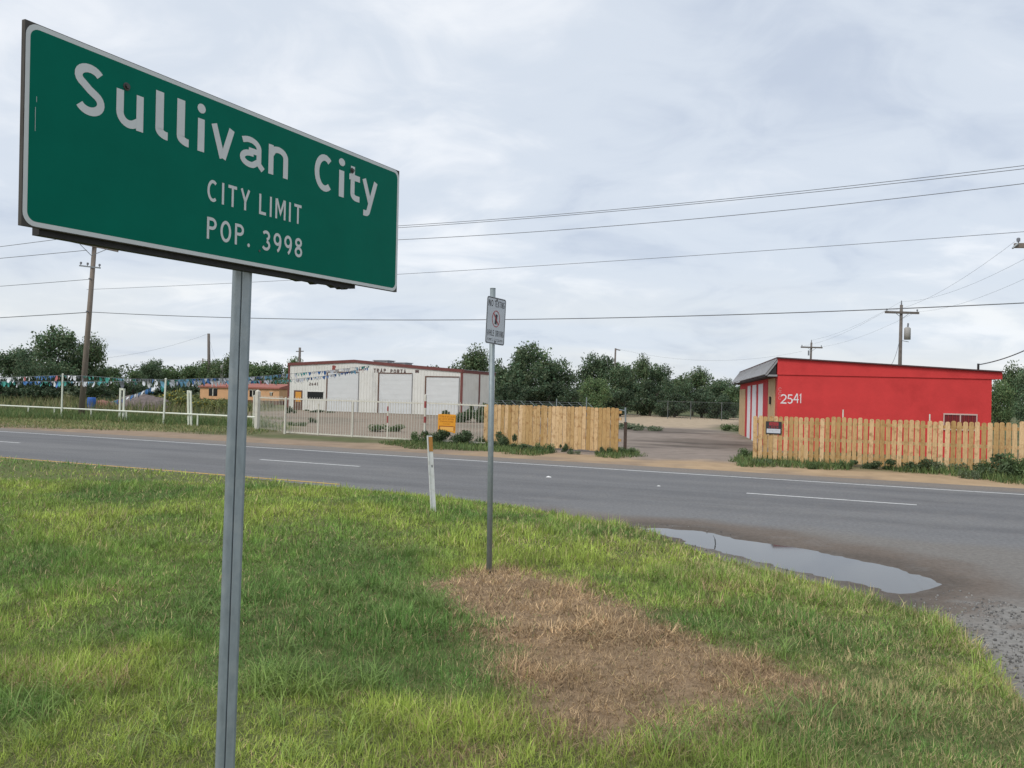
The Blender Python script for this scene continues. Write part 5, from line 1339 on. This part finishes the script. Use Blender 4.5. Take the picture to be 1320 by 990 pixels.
vs.append(verge(2600, px_poly(((770, 586), (806, 581), (832, 590), (790, 592))), (.08, .25), (.012, .025), GR, (.5, .35, .12, .03), 'v', seed=4))
vs.append(verge(5000, px_poly(((932, 598), (965, 589), (1090, 601), (1095, 607), (1000, 604), (950, 603))), (.08, .28), (.012, .025), GR, (.5, .35, .12, .03), 'v', seed=5))
vs.append(verge(9000, px_poly(((1140, 606), (1200, 600), (1340, 606), (1400, 640), (1320, 626), (1230, 616))), (.10, .32), (.012, .025), GR, (.5, .35, .12, .03), 'v', seed=6))
vs.append(verge(9000, px_poly(((330, 552), (366, 557), (380, 555), (372, 545), (372, 540), (320, 536))), (.10, .3), (.015, .03), GR, (.35, .25, .25, .15), 'v', dens=lambda u, n, z: sstep(.45, .6, z), seed=7))
args = [np.concatenate([p[i] for p in vs]) for i in range(7)]
kind(link('verge_grass', blade_mesh('verge_grass', *args, m_grass)), 'stuff')
# tall pale weeds in the field behind the rail
fw_ = verge(30000, [(-75, 34), (-38, 33.5), (-35, 34), (-40, 46), (-62, 75), (-110, 80)], (.35, .9), (.03, .06), [(0.15, 0.17, 0.07), (0.24, 0.23, 0.10), (0.09, 0.12, 0.05), (0.27, 0.22, 0.13)], (.35, .25, .25, .15), 'f', lean=(.0, .4), dens=lambda u, n, z: .25 + sstep(.4, .6, z), seed=8)
kind(link('field_weeds', blade_mesh('field_weeds', *fw_, m_grass)), 'stuff')
# leafy bushes: shared shapes
def make_bush(seed, n, leaf, tint, flat_=.8, flower=0.0):
    g = np.random.default_rng(seed); lob = np.stack([g.normal(0, .45, 9), g.normal(0, .3, 9), g.uniform(.1, .75, 9), g.uniform(.22, .42, 9)], 1)
    li = g.integers(0, 9, n); v = g.normal(size=(n, 3)); v /= np.linalg.norm(v, axis=1)[:, None]
    P = lob[li, :3] + v * (lob[li, 3] * g.random(n) ** .35)[:, None]; P[:, 2] = np.abs(P[:, 2]) * flat_
    s = leaf * g.uniform(.6, 1.4, n); a = g.normal(size=(n, 3)) + np.array((0, 0, .6)); a /= np.linalg.norm(a, axis=1)[:, None]; b = np.cross(a, g.normal(size=(n, 3))); b /= np.linalg.norm(b, axis=1)[:, None]
    V = np.stack([P - a * s[:, None], P + b * s[:, None] * .45, P + a * s[:, None], P - b * s[:, None] * .45], 1).reshape(-1, 3)
    c = np.array(tint) * g.normal(1, .25, n).clip(.45, 1.7)[:, None]
    if flower: c = np.where((g.random(n) < flower)[:, None], np.array((.50, .38, .05)), c)
    return np_mesh('foliage', V, None, np.arange(4 * n).reshape(-1, 4), m_leaf, np.repeat(c, 4, 0))
BV = [make_bush(201, 1700, .065, (.085, .125, .06)), make_bush(202, 1700, .065, (.115, .175, .07)), make_bush(203, 1200, .07, (.15, .19, .11)), make_bush(204, 1400, .09, (.18, .21, .08), 1.0, .10)]
def bush(px, py, w, h, var, label, group='weeds along the fences', dn=0.0):
    P = G(px, py); P = P + NV * dn; Wm = w * P.y / F; Hm = h * P.y / F
    o = link('weed_bush', BV[var], None, (P.x, P.y, gz(P) - .02)); o.scale = (Wm / 1.5, Wm / 1.5, Hm / .72); o.rotation_euler = (0, 0, random.uniform(-.4, .4) + random.choice((0, math.pi)))
    tag(o, label, 'bush', group)
for a in ((567, 572, 34, 17, 0, 'dark green weed clump under the left half of orange sign'), (598, 574, 40, 18, 0, 'dark weed clump between orange sign and board fence'), (545, 571, 24, 12, 1, 'small weed clump at the foot of the striped gate post'),
          (647, 578, 24, 20, 0, 'rounded dark weed at the left end of the solid board fence'), (675, 582, 26, 10, 0, 'low weed near the left end of the solid board fence'), (703, 584.5, 20, 12, 1, 'light green weed midway along the solid board fence'), (729, 583, 12, 11, 0, 'small dark weed midway along the solid board fence'), (738, 585.5, 12, 6, 2, 'tiny pale weed near the middle of the solid board fence'),
          (776, 585.5, 12, 9, 0, 'small dark weed near the open end of the solid board fence'), (790, 586, 14, 9, 1, 'weed at the open end of the solid board fence'), (803, 586, 22, 8, 1, 'weed around the brown gate post'),
          (962, 592, 22, 13, 1, 'weed at the drive end of the gapped fence'), (985, 600, 18, 8, 2, 'pale weed under the warning sign'), (1048, 605, 14, 10, 1, 'small green weed right of the pine stake'), (1088, 605, 16, 12, 1, 'bright weed clump below the thin pale stake'), (1055, 590, 8, 16, 0, 'dark vine climbing the gapped fence'), (1100, 590, 7, 12, 0, 'small dark vine on the gapped fence'),
          (1125, 605, 34, 11, 0, 'low weeds along the middle of the gapped fence'), (1180, 607.5, 46, 16, 0, 'dark weeds under the plain red wall'), (1215, 610, 34, 14, 2, 'grey green weeds left of barred window'), (1250, 611, 40, 14, 0, 'dark weeds below the barred window'), (1298, 617, 54, 30, 0, 'large dark bush at the far right of the gapped fence'), (1325, 619, 44, 32, 1, 'tall green bush where the gapped fence leaves the building'), (1252, 617, 18, 12, 2, 'pale silvery weed in front of the dark ones'), (1276, 613, 30, 18, 1, 'green weed left of the large dark bush'),
          (384, 550, 20, 5, 1, 'green weeds behind the left part of the gate'), (402, 546, 9, 7, 0, 'dark weed tuft behind the gate'), (495, 557, 36, 9, 1, 'green weeds behind the right part of the gate'), (600, 545, 40, 16, 0, 'bushes at the right corner of the workshop'), (622, 541, 24, 20, 0, 'taller bush against the workshop end wall'), (410, 532, 26, 4, 0, 'dark low plants under the workshop window'), (374, 533, 10, 9, 0, 'dark plant at the left corner of the workshop'),
          (226, 529, 34, 20, 3, 'yellow flowered weed bush beside the tall bunting pole'), (240, 530, 30, 16, 3, 'yellow flowered weed bush behind the tilted twin posts'), (280, 530, 36, 12, 3, 'yellow flowered weeds before the peach house window'), (300, 531, 30, 11, 3, 'yellow flowered weeds before the peach house wall'), (262, 531, 30, 12, 3, 'yellow flowered weeds at the left end of the peach house'), (178, 528, 50, 12, 2, 'pale grey green weeds between the twin posts and the pole'), (195, 527, 36, 10, 2, 'pale weeds left of the tall bunting pole'),
          (800, 554, 50, 8, 2, 'dry pale weeds behind the brown gate post'), (835, 556, 40, 6, 2, 'dry pale weeds at the edge of the sandy drive'), (944, 556, 26, 9, 1, 'green weeds beside the front of the red building'), (770, 528, 50, 22, 1, 'leafy bush looking over the end of the solid board fence')):
    bush(*a)

# ================================================================== BUNTING
PC = [(.62, .64, .66), (.55, .57, .60), (.05, .17, .42), (.04, .10, .28), (.03, .24, .20), (.05, .30, .30), (.12, .13, .15), (.36, .10, .10), (.16, .36, .50)]
PM = [mat('bunting_%d' % i, c, .45) for i, c in enumerate(PC)]
PMESH = []
for i, m in enumerate(PM):
    for k in range(3):
        mb = MB(); w, h, sk = (.16, .30, .05)[0] * (1, 1.15, .9)[k], (.30, .26, .34)[k], (.05, -.06, .1)[k]
        if k == 2: mb.add([(-w / 2, 0, 0), (w / 2, 0, 0), (w * .55 + sk, .03, -h * .5), (w * .3 + sk, .02, -h), (-w * .35 + sk, -.03, -h * .95), (-w * .5, .02, -h * .5)], [(0, 1, 2, 5), (5, 2, 3, 4)])
        else: mb.add([(-w / 2, 0, 0), (w / 2, 0, 0), (sk, .04, -h), (sk * .5 + w * .3, -.03, -h * .5)], [(0, 1, 3), (0, 3, 2)])
        PMESH.append(mb.mesh('pennant', m))
def bunting(pts, spacing, label, wts, scale=1.0, seed=1):
    r = random.Random(seed); pts = [Vector(p) for p in pts]
    o = empty('bunting_string', pts[0]); tag(o, label, 'bunting', 'strings of bunting')
    rel = [p - pts[0] for p in pts]
    MB().tube(rel, .012, 4).build('cord', m_wire, o)
    acc = 0; ci = r.choices(range(9), wts)[0]; cnt = 0
    for a, b in zip(rel[:-1], rel[1:]):
        d = b - a; Ln = d.length; s = spacing - acc
        while s < Ln and cnt < 290:
            if r.random() < .35: ci = r.choices(range(9), wts)[0]
            if r.random() < .93:
                q = link('pennant', PMESH[ci * 3 + r.randrange(3)], o, a + d * (s / Ln) + Vector((0, 0, -.012)), (r.uniform(-.5, .5), r.uniform(-.3, .3), math.atan2(d.y, d.x) + r.uniform(-.6, .6)))
                k = scale * r.uniform(.55, .95); q.scale = (k, k, k)
            cnt += 1; s += spacing
        acc = (acc + Ln) % spacing
    return o
wl = (4, 4, 3, 1.5, 3, 2, 3, 2, 2); wr_ = (5, 5, 2.5, 1, 2, 3, 2, .4, 5)
def rp_(px, py): return onplane(px, py, VB, dV) + Vector((0, -.1, 0))
bunting([rp_(-60, 490), rp_(0, 487), rp_(40, 485.5), T80 + Vector((0, 0, -.05))], .20, 'upper bunting string left of the tall white pole by the utility pole', wl, 1, 31)
bunting([rp_(-60, 493), rp_(0, 491.5), rp_(80, 491.6)], .17, 'lower bunting string left of the tall white pole by the utility pole', wl, 1.05, 32)
bunting([rp_(80.5, 491.6), rp_(140, 492), rp_(212, 491)], .17, 'lower bunting string between the two tall white poles', (4, 3, 2, 1, 3, 3, 2, .5, 3), 1.05, 33)
bunting([T80 + Vector((0, 0, -.05)), rp_(121, 485.2), rp_(165, 488.5), T212 + Vector((0, 0, -.03))], .19, 'upper bunting string between the two tall white poles', (4, 3, 1, 1, 3, 3, 3, .3, 2), 1, 34)
pend = onplane(476, 471.5, WA - nW * .4, dW)
def arcpt(A_, B_, px, py, t): 
    Y_ = A_.y + (B_.y - A_.y) * t; return atY(px, py, Y_)
bunting([T212 + Vector((0, 0, -.05)), arcpt(T212, pend, 256, 488, .12), arcpt(T212, pend, 295, 487.5, .28), arcpt(T212, pend, 330, 485.5, .45), arcpt(T212, pend, 371, 482, .66), arcpt(T212, pend, 420, 478, .84), pend], .22, 'upper long bunting string from the tall pole to the workshop gable', wr_, 1.15, 35)
bunting([T212 + Vector((0, 0, -.15)), arcpt(T212, pend, 256, 490.5, .12), arcpt(T212, pend, 295, 491, .28), arcpt(T212, pend, 330, 490.5, .45), arcpt(T212, pend, 371, 489.5, .66), arcpt(T212, pend, 420, 484.5, .84), pend - Vector((0, 0, .15))], .22, 'lower long bunting string from the tall pole to the workshop gable', wr_, 1.2, 36)
bunting([T212 + Vector((0, 0, -.3)), atY(196, 499, T212.y + 4), atY(180, 506, T212.y + 8), atY(160, 513, T212.y + 13), atY(146, 517, T212.y + 17)], .20, 'bunting string sagging from the tall pole down to the rubble', wr_, 1.0, 37)

# ================================================================== SMALL THINGS
# rubbish in the field
g0 = atY(118, 523, 62); g0.z = 0
mb = MB(); mb.tube([(0, 0, 0), (0, 0, .05), (0, 0, .42), (0, 0, .46), (0, 0, .84), (0, 0, .9)], [.27, .29, .29, .31, .29, .27], 14); o = mb.build('plastic_drum', m_blue, None, True); o.location = g0; tag(o, 'blue plastic drum in the weeds behind the pipe rail', 'drum')
g0 = atY(131, 521, 64); g0.z = 0
mb = MB(); mb.prism([(-.9, 0), (.9, 0), (.8, .25), (.35, .5), (-.2, .62), (-.75, .35)], 0, -.4, 0, (1, 0, 0), (0, 0, 1), (0, .8, .1)); o = mb.build('rubble_heap', mat('brick_rubble', (.26, .12, .09), .9, var=.4, vscale=4)); o.location = g0; tag(o, 'reddish heap of broken brick beside the blue drum', 'rubble')
# dark mound under the sagging bunting
gx, gy = np.meshgrid(np.linspace(-1, 1, 26), np.linspace(-1, 1, 16)); rr = np.clip(1 - gx ** 2 - gy ** 2, 0, 1)
zz_ = rr ** .7 * (1.0 + .5 * (fnoise(gx * 4 + 9, gy * 4, 95) - .5) + .3 * gx) - .05
me = np_mesh('brush_mound', np.stack([gx * 3.2, gy * 2.2, zz_ * 1.1], -1).reshape(-1, 3), None, grid_faces(26, 16), m_rubble, None)
o = link('brush_mound', me, None, (atY(176, 520, 66).x, 66, 0)); tag(o, 'dark rubble mound under the sagging bunting', 'mound')
# brown gate post at the drive
P = G(805.5, 582); o = empty('gate_hinge_post', (P.x, P.y, 0)); tag(o, 'rusty brown steel post at the drive opening', 'post')
mr = mat('rusty_steel', (.085, .058, .045), .85, var=.4, vscale=10)
MB().box(-.05, .05, -.05, .05, -.1, atY(805, 544, P.y).z).build('post', mr, o)
MB().tube([(0, 0, atY(805, 544, P.y).z - .05), (-.02, 0, atY(804, 529, P.y).z + .1)], .03, 8).build('pipe', m_galvp, o)
MB().tube([(-.02, 0, atY(804, 529.5, P.y).z), (-.25, -.02, atY(804, 529, P.y).z + .02)], .022, 6).build('hinge_bar', m_galvp, o)
# barbed wire outriggers of a yard fence behind the boards
A_, B_ = atY(642, 530, 46), atY(765, 532, 44); A_.z = B_.z = 0
root = empty('barbed_wire_fence', A_); tag(root, 'grey steel fence with slanted barbed wire arms behind the solid boards', 'fence')
zt = atY(700, 523, 45).z
for i in range(11):
    q = (B_ - A_) * (i / 10); j = MB(); j.tube([q + Vector((0, 0, -.1)), q + Vector((0, 0, zt - .05))], .025, 6); j.tube([q + Vector((0, 0, zt - .05)), q + Vector((-.30, 0, zt + .22))], .018, 6); j.build('post', m_galvp, root)
for k in (.2, .55, .95): MB().tube([Vector((-.3 * k, 0, zt - .05 + .27 * k)), (B_ - A_) + Vector((-.3 * k, 0, zt - .05 + .27 * k))], .006, 4).build('barbed_wire', m_wire, root)
MB().tube([Vector((0, 0, zt - .1)), (B_ - A_) + Vector((0, 0, zt - .1))], .02, 6).build('top_rail', m_galvp, root)
for px, top in ((717.5, 514), (756, 512)):
    P = atY(px, 520, 47); o = MB().tube([(P.x, 47, 0), (P.x, 47, atY(px, top, 47).z)], .03, 6).build('steel_stake', m_galvp); tag(o, 'upright steel stake behind the solid board fence, %s' % ('near its middle' if px < 740 else 'towards the drive'), 'stake')
# chain link fence behind the sand
A_, B_ = atY(846, 540, 84), atY(952, 543, 80); A_.z = B_.z = 0; d = B_ - A_
m_chain = mat('chain_link', (.13, .14, .14), .6)
root = empty('chain_link_fence', A_); tag(root, 'sagging chain link fence behind the sandy drive', 'fence')
for i in (1, 3, 5.6):
    q = d * (i / 7); MB().tube([q, q + Vector((0, 0, 1.75))], .035, 6).build('post', m_chain, root)
MB().tube([Vector((0, 0, 1.7)), d + Vector((0, 0, 1.7))], .014, 6).build('top_rail', m_chain, root)
j = MB(); Ln = d.length; dn = d.normalized()
for k in range(int(Ln / .28)):
    for sg in (-1, 1):
        p = dn * (k * .28) + Vector((0, 0, .05 if sg > 0 else 1.68)); q = dn * min(Ln, k * .28 + 1.2) + Vector((0, 0, 1.68 if sg > 0 else .05)); j.tube([p, q], .004, 3, False)
kind(j.build('mesh_wire', m_chain, root), 'stuff')
# litter on the road
for px, py, s, lb in ((707, 615.5, .06, 'scrap of white litter on the far lane'), (849, 627, .035, 'smaller scrap of litter on the far lane')):
    P = G(px, py); mb = MB(); mb.add([(-s, -s * .6, .006), (s, -s * .7, .006), (s * 1.1, s * .5, .012), (-s * .9, s * .7, .006), (-s * .1, 0, s * .6)], [(0, 1, 4), (1, 2, 4), (2, 3, 4), (3, 0, 4)]); o = mb.build('litter_scrap', m_litter); o.location = P; tag(o, lb, 'litter')
# sticks in the puddle
for px, py, lb, a in ((834, 688, 'dark twig lying at the narrow end of the puddle', .3), (924, 700, 'dark twig standing in the middle of the puddle', 1.2)):
    P = G(px, py); mb = MB(); mb.tube([(-.12, 0, .0), (-.03, .02, .05), (.06, .03, .03), (.10, .03, .0)], [.006, .007, .006, .003], 6); mb.tube([(-.02, .02, .05), (.02, .05, .09)], [.004, .002], 5); o = mb.build('twig', m_dark); o.location = P; o.rotation_euler = (0, 0, a); tag(o, lb, 'twig')
